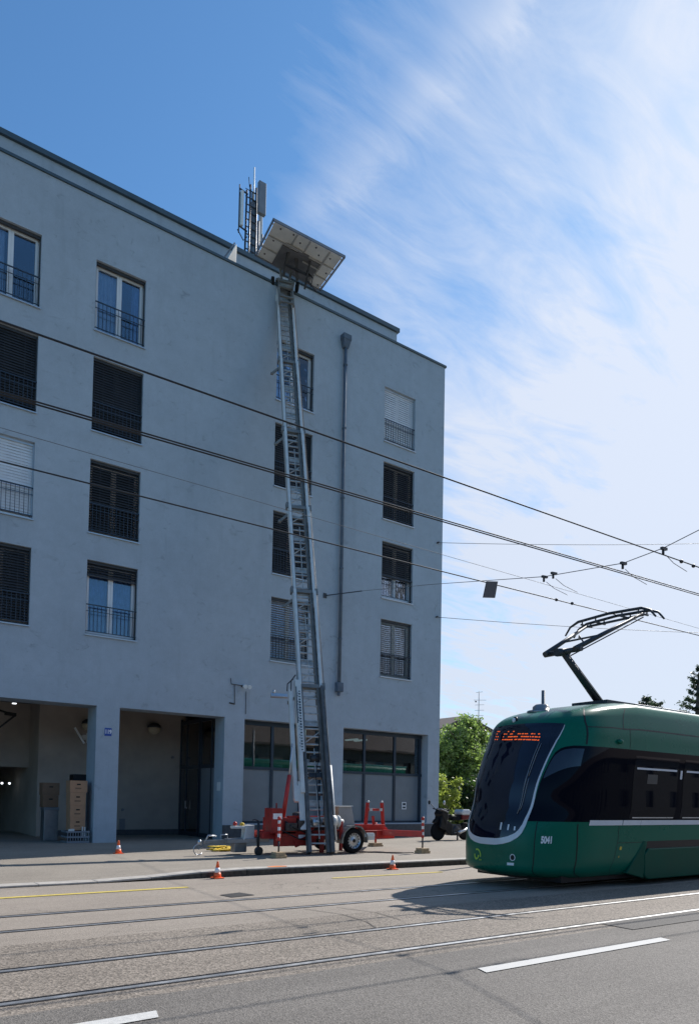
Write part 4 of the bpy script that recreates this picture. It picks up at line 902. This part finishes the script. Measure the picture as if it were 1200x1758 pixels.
# panel joints
def seam(pts, wa, wt, nm='panel_joint'):
    b = MB(); n = len(pts)-1
    def q(u): k = u*n; i = min(int(k), n-1); f = k-i; return pts[i][0]*(1-f)+pts[i+1][0]*f, pts[i][1]*(1-f)+pts[i+1][1]*f
    b.grid(lambda u, v_: SO(q(u)[0]+wa*(v_-.5), q(u)[1]+wt*(v_-.5), .003), 30, 1); return b
J = []
for pts, wa, wt in (([(.735, 7.8), (.72, 9.4), (.70, 10.5), (.66, 12)], .018, 0), ([(.86, .0), (.84, 1), (.80, 4.0)], .010, 0), ([(.43, .2), (.425, 2), (.43, 4.1)], .008, 0),
                    ([(1.28, 9.1), (1.35, 10.5), (1.45, 12.5)], .022, 0), ([(.72, 9.35), (1.28, 9.15)], 0, .09), ([(1.28, 9.15), (AE, 9.1)], 0, .11), ([(1.50, .1), (1.50, 4.0)], .010, 0), ([(1.50, 7.75), (1.48, 9.1)], .010, 0), ([(1.5, 2.9), (AE, 2.9)], 0, .03)):
    J.append(seam(pts, wa, wt))
for bb in J: bb.build('panel_joint', BLACK, body, fix=False)
# fleet number, front emblem, coupling eye, LED destination display
def on_body(mb, txt, size, a0, t0, bold, sx, off=.007, zt=3.15):
    # metric mapping around (a0, t0)
    la = (S(a0+.02, t0)-S(a0-.02, t0)).length/.04; lt = (S(a0, t0+.1)-S(a0, t0-.1)).length/.2
    text_to(mb, txt, size, lambda x, y: SO(a0+x/la, t0+y/lt, off), bold, sx)
b = MB(); on_body(b, '5041', .155, .535, 3.10, .008, .62); b.build('fleet_number', WHITE, tram, fix=False)
def metric(a0, t0):
    la = (S(a0+.02, t0)-S(a0-.02, t0)).length/.04; lt = (S(a0, t0+.1)-S(a0, t0-.1)).length/.2
    return lambda x, y, off=.006: SO(a0+x/la, t0+y/lt, off)
fm = metric(-.10, 2.12)
b = MB()
b.grid(lambda u, v_: fm((.035+.035*v_)*math.cos(R(150+220*u))-.02, (.05+.04*v_*math.sin(math.pi*min(1, u*1.2)))*math.sin(R(150+220*u))-.02), 20, 2)
b.grid(lambda u, v_: fm((.06+.025*v_)*math.cos(R(120-150*u))+.01, (.07+.025*v_)*math.sin(R(120-150*u))), 16, 2)
for k in range(3): b.grid(lambda u, v_: fm(.05+k*.018+.012*u, -.115+.03*v_), 1, 1)
b.build('front_emblem', LOGOG, tram, fix=False)
fm2 = metric(.225, 2.1); b = MB(); b.grid(lambda u, v_: fm2((.035+.013*v_)*math.cos(2*math.pi*u), (.045+.013*v_)*math.sin(2*math.pi*u)), 20, 1); b.grid(lambda u, v_: fm2(-.09+.12*u, -.15+.055*v_), 2, 1); b.build('coupling_marker', WHITE, tram, fix=False)
b = MB(); b.grid(lambda u, v_: fm2(.034*v_*math.cos(2*math.pi*u), .044*v_*math.sin(2*math.pi*u), .005), 20, 1); b.build('coupling_eye', BLACK, tram, fix=False)
fm3 = metric(1.62, 2.6); b = MB(); b.grid(lambda u, v_: fm3(-.03+.06*u, -.03+.06*v_), 1, 1); b.grid(lambda u, v_: fm3(-.01+.02*u, -.18+.04*v_), 1, 1); b.build('yellow_marker', YSTRAP, tram, fix=False)
b = MB(); random.seed(11)
def led(a0, a1, t0, t1): b.grid(lambda u, v_: SO(a0+(a1-a0)*u, t0+(t1-t0)*v_, .008), 2, 1)
def trow(a, r_): return 9.45-(a+.25)*.9-r_*.34            # rows follow the tilt of the display
DIG = {(0, r_) for r_ in range(1)} 
for (c_, r_) in ((0, 0), (1, 0), (2, 0), (0, 1), (0, 2), (2, 2), (0, 3), (2, 3)): a = -.232+c_*.019; led(a, a+.017, trow(a, r_), trow(a, r_)+.11)
for r_ in range(4):
    a = -.105
    while a < .245:
        wd = random.uniform(.010, .024)
        on = {0: random.random() < .14, 1: random.random() < .72, 2: random.random() < .86, 3: random.random() < .86}[r_]
        if on: led(a, min(a+wd, .25), trow(a, r_), trow(a, r_)+.11)
        a += wd+random.choice((.002, .003, .009))
b.build('destination_display', LEDM, wsh, fix=False)
# wipers and light lines of the windshield
b = MB()
for a0, t0, a1, t1 in ((.262, 7.9, .238, 5.6), (.285, 7.8, .262, 6.2), (.25, 6.4, .225, 4.5), (.27, 6.1, .24, 4.7), (-.50, 9.6, -.56, 4.3)):
    b.tube([SO(a0+(a1-a0)*i/6, t0+(t1-t0)*i/6, .02) for i in range(7)], .007, 6)
b.build('wiper', GREY, wsh, fix=False)
fm4 = metric(.10, 3.75)
b = MB(); 
for dx in (-.02, .13, .26): b.grid(lambda u, v_: fm4(dx+.03*u, -.05+(.13-.25*abs(dx))*v_, .009), 1, 1)
b.build('headlight', LAMPW, wsh, fix=False)
# dashboard reflections of real cab parts are left to the glossy glass
b = MB(); c_ = SO(-.065, 10.95, .01); b.sphere(c_, .035, .035, .05, 12); b.build('top_lamp', LAMPW, tram)
b = MB(); b.lathe(c_+Vector((.03, 0, 0)), (-1, .2, .2), [(0, .075), (.02, .07)], 18); b.build('lamp_surround', BLACK, tram)
b = MB(); b.sphere(SO(1.16, 8.15, .02), .07, .05, .045, 14); b.build('camera_pod', GREEN, tram)
b = MB(); b.lathe((10.62, TY+.1, 3.08), (0, 0, 1), [(0, .26), (.05, .25), (.06, .16), (.13, .15), (.17, .10), (.18, .02)], 24); b.build('roof_dome', mat('aged_silver', (.35, .34, .33), .35, .7, var=.15), tram)
# underside, wheels, bogie cover
b = MB(); b.box(9.9, 26, TY-.95, TY+.95, .12, .55); b.build('underframe', BLACK, tram)
for x in (12.9, 14.6):
    for y in (TY-.5, TY+.5): MB().lathe((x, y, .30), (0, 1, 0), [(-.06, .05), (-.055, .27), (-.01, .28), (0, .30), (.06, .30)], 28).build('wheel', DSTEEL, tram)
b = MB(); yn = TY-1.15
b.prism([(12.02, .62), (12.07, .655), (15.3, .655), (15.3, .10), (12.05, .10), (11.93, .16), (11.93, .55)], 'y', yn-.03, yn+.12); b.build('bogie_cover', GREEND, tram, bevel=.02)
b = MB(); b.grid(lambda u, v_: SO(2.40+(5.75-2.40)*u, 2.45+.50*v_, .003), 4, 1); b.grid(lambda u, v_: SO(2.40+.16*u, .0+2.6*v_, .0035), 1, 3); b.build('bogie_gap', BLACK, tram, fix=False)
b = MB(); b.hexa([(11.42, yn-.004, .235), (11.90, yn-.028, .13), (11.90, yn+.12, .13), (11.42, yn+.12, .235), (11.93, yn-.002, .80), (12.0, yn-.018, .795), (12.0, yn+.12, .795), (11.93, yn+.12, .80)]); b.build('skirt_fairing', GREEND, tram, bevel=.012)
b = MB(); b.box(12.9, 14.8, TY-.35, TY+.6, 3.30, 3.44); b.build('roof_equipment', GREY, tram, bevel=.02)
# pantograph
PB = Vector((12.30, TY, 3.38)); K = Vector((11.12, TY, 4.27))
b = MB(); b.tube([PB, K], [.085, .065], 12, r1=None); b.tube([(12.0, TY-.25, 3.38), (11.06, TY-.12, 4.2)], .018, 8); b.box(11.9, 12.9, TY-.4, TY+.4, 3.34, 3.42); pa = b.build('pantograph_lower_arm', PANTO, tram)
b = MB(); b.tube([(11.10, TY-.42, 4.28), (11.10, TY+.42, 4.28)], .05, 10)
b.tube([(10.92, TY-.0, 4.24), (11.25, TY, 4.30)], .075, 10)
b.tube([(11.0, TY-.34, 4.27), (12.62, TY-.66, 5.12)], [.05, .03], 10); b.tube([(11.0, TY+.34, 4.27), (12.62, TY+.62, 5.10)], [.05, .03], 10)
b.tube([(11.25, TY, 4.2), (12.66, TY-.66, 5.06)], .012, 6); b.bar((11.7, TY-.46, 4.62), (11.7, TY+.44, 4.62), .03, .03)
b.tube([(11.3, TY-.3, 4.45), (11.45, TY-.1, 4.62), (11.7, TY+.1, 4.62)], .014, 6)
b.build('pantograph_upper_arm', PANTO, tram)
b = MB()
for x in (12.50, 12.78):
    b.tube([(x, TY-1.02, 4.98), (x, TY-.90, 5.13), (x, TY-.72, 5.20), (x, TY, 5.235), (x, TY+.72, 5.20), (x, TY+.92, 5.12), (x, TY+1.04, 4.96)], [.018, .022, .03, .03, .03, .022, .018], 8)
for y in (TY-.66, TY-.3, TY+.3, TY+.62): b.bar((12.46, y, 5.12), (12.82, y, 5.12), .03, .03); b.bar((12.5, y, 5.12), (12.5, y, 5.2), .02, .02); b.bar((12.78, y, 5.12), (12.78, y, 5.2), .02, .02)
b.bar((12.64, TY-.68, 5.10), (12.64, TY+.64, 5.10), .04, .04)
b.build('contact_strip', PANTO, tram)

# ------------------------------------------------------------------ overhead wires
def wire(label, pts, r=.007, m_=WIREM, sag=0.0, name='overhead_wire', group='overhead tram wires'):
    p, q = Vector(pts[0]), Vector(pts[1]); n = 24
    P = [p+(q-p)*i/n-Vector((0, 0, sag*4*(i/n)*(1-i/n))) for i in range(n+1)]
    return tag(MB().tube(P, r, 6).build(name, m_, loc=tuple(p)), label, 'wire', group)
def ext(p, q, x0, x1):
    p = Vector(p); q = Vector(q); d = (q-p)/(q.x-p.x); return [tuple(p+d*(x0-p.x)), tuple(p+d*(x1-p.x))]
wA = wire('single dark wire highest across the facade, nearest of the long street wires', ext((1.3, 6.2, 5.16), (11.26, 6.2, 5.28), -40, 60), .010)
w1 = wire('upper wire of the close parallel pair across the facade', ext((1.11, 6.93, 4.97), (12.59, 6.93, 5.25), -40, 60), .009)
w2 = wire('lower wire of the close parallel pair across the facade', ext((1.11, 6.97, 4.965), (12.59, 6.90, 5.205), -40, 60), .009)
w3 = wire('thin pale wire between the pair and the lowest long wire', ext((2.98, 8.78, 5.50), (12.89, 8.78, 5.48), -40, 60), .004, WIREG)
w4 = wire('lowest long wire, touched by the pantograph', ext((1.78, 8.73, 5.11), (15.87, 8.73, 5.29), -40, 60), .010)
sp = thing('span_cable', (13.8, 19.8, 8.3), 'cross-street span cable from the facade bracket, rising to the right with insulators', 'cable')
PTS = [(14.28, 19.5, 8.42), (12.55, 14.0, 7.05), (10.56, 8.73, 5.60), (10.31, 6.93, 5.34), (10.26, 6.2, 5.38), (9.99, 5.2, 5.45), (9.3, 0, 7.0), (9.0, -6, 9.0)]
MB().tube(PTS, .007, 6).build('cable', WIREG, sp)
for i, (x, y, z) in enumerate(((10.56, 8.73, 5.57), (10.35, 8.35, 5.50), (10.31, 6.93, 5.31), (10.26, 6.2, 5.34))):
    b = MB(); b.bar((x-.07, y, z+.02), (x+.07, y, z+.03), .04, .04); b.tube([(x-.02, y, z), (x-.02, y, z-.07)], .02, 8); b.tube([(x+.05, y, z-.06), (x+.3, y+.02, z-.13), (x+.7, y+.03, z-.18)], .005, 5)
    b.build('insulator', DSTEEL, sp)
for x, y, z in ((10.75, 6.2, 5.27), (11.1, 6.2, 5.27), (10.9, 8.73, 5.23), (11.36, 8.73, 5.24)):
    MB().sphere((x, y, z), .035, .03, .03, 8).build('wire_clamp', DSTEEL, sp)
wire('thin upper guy cable from the corner of the building to the right', [(18.18, 20.08, 11.09), (42, 14.0, 15.1)], .010, WIREG, .25, 'guy_cable', 'guy cables from the building corner')
wire('thin lower guy cable from the corner of the building to the right', [(18.24, 20.08, 8.29), (38, 13.0, 9.3)], .010, WIREG, .2, 'guy_cable', 'guy cables from the building corner')
b = MB()
for z in (11.09, 8.29): b.tube([(18.2, YF+.0, z), (18.2, YF-.1, z)], .03, 8)
b.build('cable_hook', DSTEEL, bld)
b = MB(); b.hexa([(9.02, 8.70, 5.215), (9.30, 8.70, 5.27), (9.30, 8.72, 5.27), (9.02, 8.72, 5.215), (9.02-.02, 8.70, 5.215), (9.30, 8.70, 5.27), (9.30, 8.72, 5.27), (9.0, 8.72, 5.215)]) if False else b.prism([(8.95, 4.92), (9.235, 4.965), (9.30, 5.262), (9.03, 5.215)], 'y', 8.70, 8.72)
tag(b.build('hanging_plate', mat('brown_grey_plate', (.10, .09, .095), .6, .2, var=.1)), 'small dark square plate hanging on the wire in front of the sky', 'sign')

# ------------------------------------------------------------------ motorcycle
mc = thing('motorcycle', (17.1, 18.0, .12), 'dark motorcycle parked by the building corner with mirror and white-topped red tail case', 'motorcycle')
def mw(x, r_=.30): 
    b = MB(); b.lathe((x, 18.0, .12+r_), (0, 1, 0), [(-.05, r_*.62), (-.055, r_*.85), (-.03, r_), (.03, r_), (.055, r_*.85), (.05, r_*.62)], 26); o = b.build('wheel', RUBBER, mc)
    b = MB(); b.lathe((x, 18.0, .12+r_), (0, 1, 0), [(-.04, r_*.62), (-.02, r_*.55), (-.03, .06), (.03, .06), (.02, r_*.55), (.04, r_*.62)], 20)
    b.build('rim', DSTEEL, o)
mw(16.52); mw(17.75)
b = MB(); b.prism([(16.45, .55), (16.55, .95), (16.72, 1.05), (16.80, .75), (16.75, .45), (16.55, .5)], 'y', 17.82, 18.18); b.prism([(16.75, .42), (16.80, .80), (17.15, .62), (17.45, .62), (17.5, .35), (16.9, .30)], 'y', 17.85, 18.15); b.build('body', BLACK, mc, bevel=.03)
b = MB(); b.box(17.0, 17.42, 17.84, 18.16, .28, .66); b.lathe((17.2, 17.86, .46), (0, -1, 0), [(0, .16), (.06, .14), (.07, .05)], 18); b.build('engine', DSTEEL, mc, bevel=.03)
b = MB(); b.prism([(16.58, .86), (16.50, 1.02), (16.62, 1.20), (16.80, 1.16), (16.84, .90), (16.72, .62)], 'y', 17.80, 18.20); b.build('fairing', BLACK, mc, bevel=.04)
b = MB(); b.prism([(17.0, .80), (17.1, .92), (17.62, .98), (17.70, .88), (17.35, .78)], 'y', 17.86, 18.14); b.prism([(16.72, .95), (17.0, 1.0), (17.15, .88), (16.8, .8)], 'y', 17.88, 18.12); b.build('seat', RUBBER, mc, bevel=.03)
b = MB(); b.tube([(16.48, 18.0, .45), (16.72, 18.0, 1.12)], .03, 8); b.tube([(16.62, 17.62, 1.18), (16.80, 17.75, 1.12), (16.84, 18.0, 1.10), (16.80, 18.25, 1.12), (16.62, 18.38, 1.18)], .018, 8); b.tube([(16.7, 17.68, 1.15), (16.45, 17.60, 1.33)], .010, 6); b.tube([(16.7, 18.33, 1.15), (16.55, 18.40, 1.33)], .010, 6); b.build('handlebar', DSTEEL, mc)
b = MB(); b.bar((16.35, 17.75, 1.17), (16.75, 17.85, 1.07), .20, .03); b.build('windscreen_edge', SILVER, mc, bevel=.01)
for y, x in ((17.58, 16.40), (18.42, 16.50)):
    b = MB(); b.sphere((x, y, 1.38), .055, .02, .075, 12); b.build('mirror', SILVER if y < 18 else BLACK, mc)
b = MB(); b.prism([(17.45, .98), (17.42, 1.08), (17.50, 1.16), (17.78, 1.16), (17.92, 1.04), (17.90, .98)], 'y', 17.80, 18.20); b.build('case_lid', mat('white_gloss', (.7, .7, .7), .15, coat=.8, var=.02), mc, bevel=.035)
b = MB(); b.prism([(17.46, .80), (17.45, .975), (17.90, .975), (17.84, .84)], 'y', 17.81, 18.19); b.build('tail_case', mat('dark_red_plastic', (.14, .008, .012), .25, coat=.4), mc, bevel=.02)
b = MB(); b.tube([(17.1, 17.83, .38), (17.45, 17.80, .42), (17.95, 17.78, .62)], [.03, .045, .05], 12); b.lathe((17.88, 17.80, .66), (0, -1, 0), [(0, .085), (.02, .08), (.04, .03)], 16); b.sphere((17.35, 17.8, .40), .09, .05, .06); b.build('exhaust', SILVER, mc)
b = MB(); b.prism([(16.3, .72), (16.4, .83), (16.6, .84), (16.78, .70), (16.74, .64), (16.52, .75), (16.36, .68)], 'y', 17.93, 18.07); b.build('front_mudguard', BLACK, mc, bevel=.01)
b = MB(); b.box(17.15, 17.19, 17.72, 17.76, .13, .42); b.build('side_stand', DSTEEL, mc)

# ------------------------------------------------------------------ planting, trees, houses behind
def leafmat(name, col, var=.45):
    m_ = bpy.data.materials.new(name); m_.use_nodes = True; t = m_.node_tree; t.nodes.clear()
    o = t.nodes.new('ShaderNodeOutputMaterial'); df = t.nodes.new('ShaderNodeBsdfPrincipled'); tl = t.nodes.new('ShaderNodeBsdfTranslucent'); mx_ = t.nodes.new('ShaderNodeMixShader'); mx_.inputs[0].default_value = .5
    co = t.nodes.new('ShaderNodeTexCoord'); n = t.nodes.new('ShaderNodeTexNoise'); n.inputs['Scale'].default_value = 2.2; n.inputs['Detail'].default_value = 5; t.links.new(co.outputs['Object'], n.inputs[0])
    mr = t.nodes.new('ShaderNodeMapRange'); mr.inputs[1].default_value = .3; mr.inputs[2].default_value = .7; mr.inputs[3].default_value = 1-var; mr.inputs[4].default_value = 1+var; t.links.new(n.outputs['Fac'], mr.inputs[0])
    v = t.nodes.new('ShaderNodeVectorMath'); v.operation = 'SCALE'; v.inputs[0].default_value = col; t.links.new(mr.outputs[0], v.inputs['Scale'])
    v2 = t.nodes.new('ShaderNodeVectorMath'); v2.operation = 'MULTIPLY'; t.links.new(v.outputs[0], v2.inputs[0]); v2.inputs[1].default_value = (1.6, 1.6, .95)
    t.links.new(v.outputs[0], df.inputs['Base Color']); df.inputs['Roughness'].default_value = .45; t.links.new(v2.outputs[0], tl.inputs[0])
    t.links.new(df.outputs[0], mx_.inputs[1]); t.links.new(tl.outputs[0], mx_.inputs[2]); t.links.new(mx_.outputs[0], o.inputs[0]); return m_
LEAF = leafmat('bright_leaf', (.17, .25, .095)); LEAFD = leafmat('shade_tinted_leaf', (.028, .055, .020)); NEEDLE = leafmat('needle_foliage', (.040, .065, .050), .3); BARK = mat('bark', (.10, .075, .055), .9, var=.3, vscale=8, bump=.5)  # LEAFD carries the hedge's shade in its dark green
LEAFY = leafmat('yellow_green_leaf', (.22, .27, .07))
def leaf(b, c, s_, rnd, el=1.7):
    d = Vector((rnd.gauss(0, 1), rnd.gauss(0, 1), rnd.gauss(0, .7)-.3)).normalized(); q = d.cross(Vector((rnd.gauss(0, 1), rnd.gauss(0, 1), rnd.gauss(0, 1)))).normalized()
    p = Vector(c); b.face([p-q*s_*.5, p+d*s_*el*.5-q*s_*.1, p+q*s_*.5, p-d*s_*el*.5+q*s_*.1])
def crown(blobs, nleaf, size, seed, rmin=.55):
    rnd = random.Random(seed); b = MB(); tot = sum(B[3]**2 for B in blobs)
    for (x, y, z, r_) in blobs:
        ncl = max(4, int(26*r_*r_)); per = int(nleaf*r_*r_/tot/ncl)
        for _ in range(ncl):
            d = Vector((rnd.gauss(0, 1), rnd.gauss(0, 1), rnd.gauss(0, 1))).normalized(); rr = r_*rnd.uniform(rmin, 1.08); c_ = Vector((x, y, z))+Vector((d.x, d.y, d.z*.95))*rr; cs = r_*rnd.uniform(.13, .26)
            for _ in range(per): leaf(b, c_+Vector((rnd.gauss(0, cs), rnd.gauss(0, cs), rnd.gauss(0, cs*.8))), size*rnd.uniform(.6, 1.3), rnd)
    return b
def trunk(p, h, r_, limbs, seed):
    rnd = random.Random(seed); b = MB(); p = Vector(p); b.tube([p, p+Vector((.05, .03, h*.4)), p+Vector((-.05, .06, h*.75)), p+Vector((.05, 0, h))], [r_, r_*.8, r_*.55, r_*.2], 10)
    for k in range(limbs):
        z = h*rnd.uniform(.3, .9); a = rnd.uniform(0, 6.28); L = h*rnd.uniform(.2, .4); q = p+Vector((0, 0, z)); b.tube([q, q+Vector((math.cos(a)*L*.5, math.sin(a)*L*.5, L*.4)), q+Vector((math.cos(a)*L, math.sin(a)*L, L*.6))], [r_*.4, r_*.25, r_*.08], 6)
    return b
t = thing('leafy_tree', (25.8, 26.5, 0), 'bright green leafy tree behind the corner of the building, left of the tram', 'tree')
trunk((25.8, 26.5, 0), 5.0, .14, 14, 1).build('trunk', BARK, t)
crown([(26.1, 26.6, 4.85, .85), (25.2, 26.5, 4.4, .85), (26.9, 26.8, 4.65, .8), (24.6, 26.4, 3.9, .85), (27.6, 27.0, 4.1, .9), (25.6, 26.5, 3.4, 1.1), (26.8, 26.6, 3.2, 1.1), (24.8, 26.3, 2.6, .95), (28.2, 27.0, 3.2, .9), (26.0, 26.4, 2.0, 1.1), (27.2, 26.6, 1.9, 1.1), (24.5, 26.1, 1.4, .9)], 27000, .10, 5, .4).build('crown', LEAF, t)
t = thing('shrub', (22.1, 23.6, 0), 'yellow-green shrub low at the building corner behind the motorcycle', 'shrub')
trunk((22.1, 23.6, 0), 1.3, .05, 8, 2).build('stem', BARK, t)
crown([(22.0, 23.6, 2.0, .6), (22.35, 23.6, 1.5, .6), (21.8, 23.5, 1.1, .5), (21.9, 23.5, .5, .5), (22.5, 23.7, .7, .5)], 5500, .085, 8).build('foliage', LEAFY, t)
t = thing('dark_hedge', (23.8, 24.0, 0), 'dense hedge between motorcycle and tram, shade put into its dark leaf colour', 'hedge')
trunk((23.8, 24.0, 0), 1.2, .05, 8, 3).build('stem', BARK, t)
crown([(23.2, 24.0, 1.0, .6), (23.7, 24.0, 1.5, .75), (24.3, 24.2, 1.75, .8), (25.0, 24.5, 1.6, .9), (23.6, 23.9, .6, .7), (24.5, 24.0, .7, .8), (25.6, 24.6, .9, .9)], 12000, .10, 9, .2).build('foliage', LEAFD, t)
# house behind the tree
h = thing('house', (42.0, 46.0, 0), 'house with shallow brown tiled roof half hidden behind the leafy tree', 'house')
MB().box(39.5, 44.4, 43, 51, 0, 7.15).build('wall', mat('house_render', (.45, .42, .36), .85, var=.1), h)
TILE = mat('brown_roof_tiles', (.13, .095, .08), .8, var=.3, vscale=6, bump=.6, bscale=14)
b = MB(); b.hexa([(38.9, 42.3, 7.0), (41.95, 42.3, 8.25), (41.95, 51.7, 8.25), (38.9, 51.7, 7.0), (38.9, 42.3, 7.12), (41.95, 42.3, 8.4), (41.95, 51.7, 8.4), (38.9, 51.7, 7.12)])
b.hexa([(41.95, 42.3, 8.25), (45.0, 42.3, 7.25), (45.0, 51.7, 7.25), (41.95, 51.7, 8.25), (41.95, 42.3, 8.4), (45.0, 42.3, 7.4), (45.0, 51.7, 7.4), (41.95, 51.7, 8.4)]); rf = b.build('roof', TILE, h)
b = MB(); b.face([(39.5, 42.99, 7.15), (44.4, 42.99, 7.15), (41.95, 42.99, 8.26)]); b.build('gable', mat('timber_gable', (.10, .07, .05), .8), h)
for x in (40.6, 42.0, 43.4):
    w_ = MB().box(x-.45, x+.45, 42.93, 42.998, 4.6, 6.0).build('window', WFRAME, h); MB().box(x-.38, x+.38, 42.91, 42.928, 4.68, 5.92).build('pane', TGLASS, w_)
t = thing('tv_aerial', (43.45, 42.6, 7.8), 'thin television aerial standing on the roof of the house behind the tree', 'antenna')
b = MB(); b.tube([(43.45, 42.6, 7.8), (43.45, 42.6, 10.55)], .028, 6); b.build('mast', GREY, t)
b = MB()
for z, l in ((10.45, .22), (9.8, .65), (9.4, .4), (8.95, .4), (8.5, .35)): b.bar((43.45-l*.6, 42.8, z), (43.45+l, 42.4, z+.05), .025, .025)
b.sphere((43.2, 42.7, 9.68), .09, .07, .07, 8); b.build('elements', GREY, t)
b = MB(); b.tube([(15.12, 12.5, 0), (15.12, 12.5, 4.38)], .055, 12, r1=.05); po = b.build('metal_pole', GREY); tag(po, 'plain grey metal pole rising behind the tram roof', 'pole')
def pine(x, y, h_, sx_, seed, label, z0=2.0, cr=1.0):
    rnd = random.Random(seed); t = thing('pine_tree', (x, y, 0), label, 'tree', 'conifers beyond the tram')
    trunk((x, y, 0), h_*.97, .28, 0, seed).build('trunk', BARK, t)
    b = MB(); k = 0; z = z0
    while z < h_-.1:
        f = 1-(z-z0)/(h_-z0); L0 = sx_*(f**.75)*cr+.25
        for i in range(rnd.randint(5, 7)):
            a = rnd.uniform(0, 6.28); L = L0*rnd.uniform(.55, 1.15); n = int(62*L)+22
            for _ in range(n):
                q = rnd.random()**.7; c_ = Vector((x+math.cos(a)*L*q, y+math.sin(a)*L*q, z+.38*L*q*q-.05+rnd.gauss(0, .07)))
                c_ += Vector((rnd.gauss(0, .12*L*.6+.04), rnd.gauss(0, .12*L*.6+.04), abs(rnd.gauss(0, .08)))); leaf(b, c_, .10*rnd.uniform(.6, 1.3), rnd, 2.2)
        z += .50*rnd.uniform(.8, 1.3)
    b.build('crown', NEEDLE, t)
pine(55.4, 30.5, 12.3, 2.9, 21, 'tall dark conifer cut by the right edge above the tram')
pine(48.6, 30.0, 9.2, 2.3, 22, 'shorter ragged pine above the tram roof, right of the pantograph', cr=1.1)
pine(46.8, 29.6, 9.1, 1.6, 23, 'small pine tip left of the ragged pine above the tram roof')

# ------------------------------------------------------------------ unseen terrace added behind the viewer, dark and long to shape the glass reflections
o_ = thing('reflection_terrace', (60, -24, 0), 'unseen brown terrace added across the street for the tram and shop windows to mirror', 'building')
b = MB(); hl = [(x, x+1.2, z, z+1.5, -.15) for x in range(-22, 190, 4) for z in (1.2, 4.2)]
wall_holes(b, -40, 200, .12, 6.9, hl, -24.0, -.15); b.build('wall', mat('brown_render', (.13, .115, .10), .85, var=.3), o_)
b = MB(); b.hexa([(-40.5, -23.6, 6.8), (200.5, -23.6, 6.8), (200.5, -30, 6.8), (-40.5, -30, 6.8), (-40.5, -23.6, 7.0), (200.5, -23.6, 7.0), (200.5, -29.8, 10.4), (-40.5, -29.8, 10.4)]); b.build('roof', TILE, o_)
MB().box(-39.9, 199.9, -24.3, -24.2, .2, 6.8).build('window_glass', TGLASS, o_)
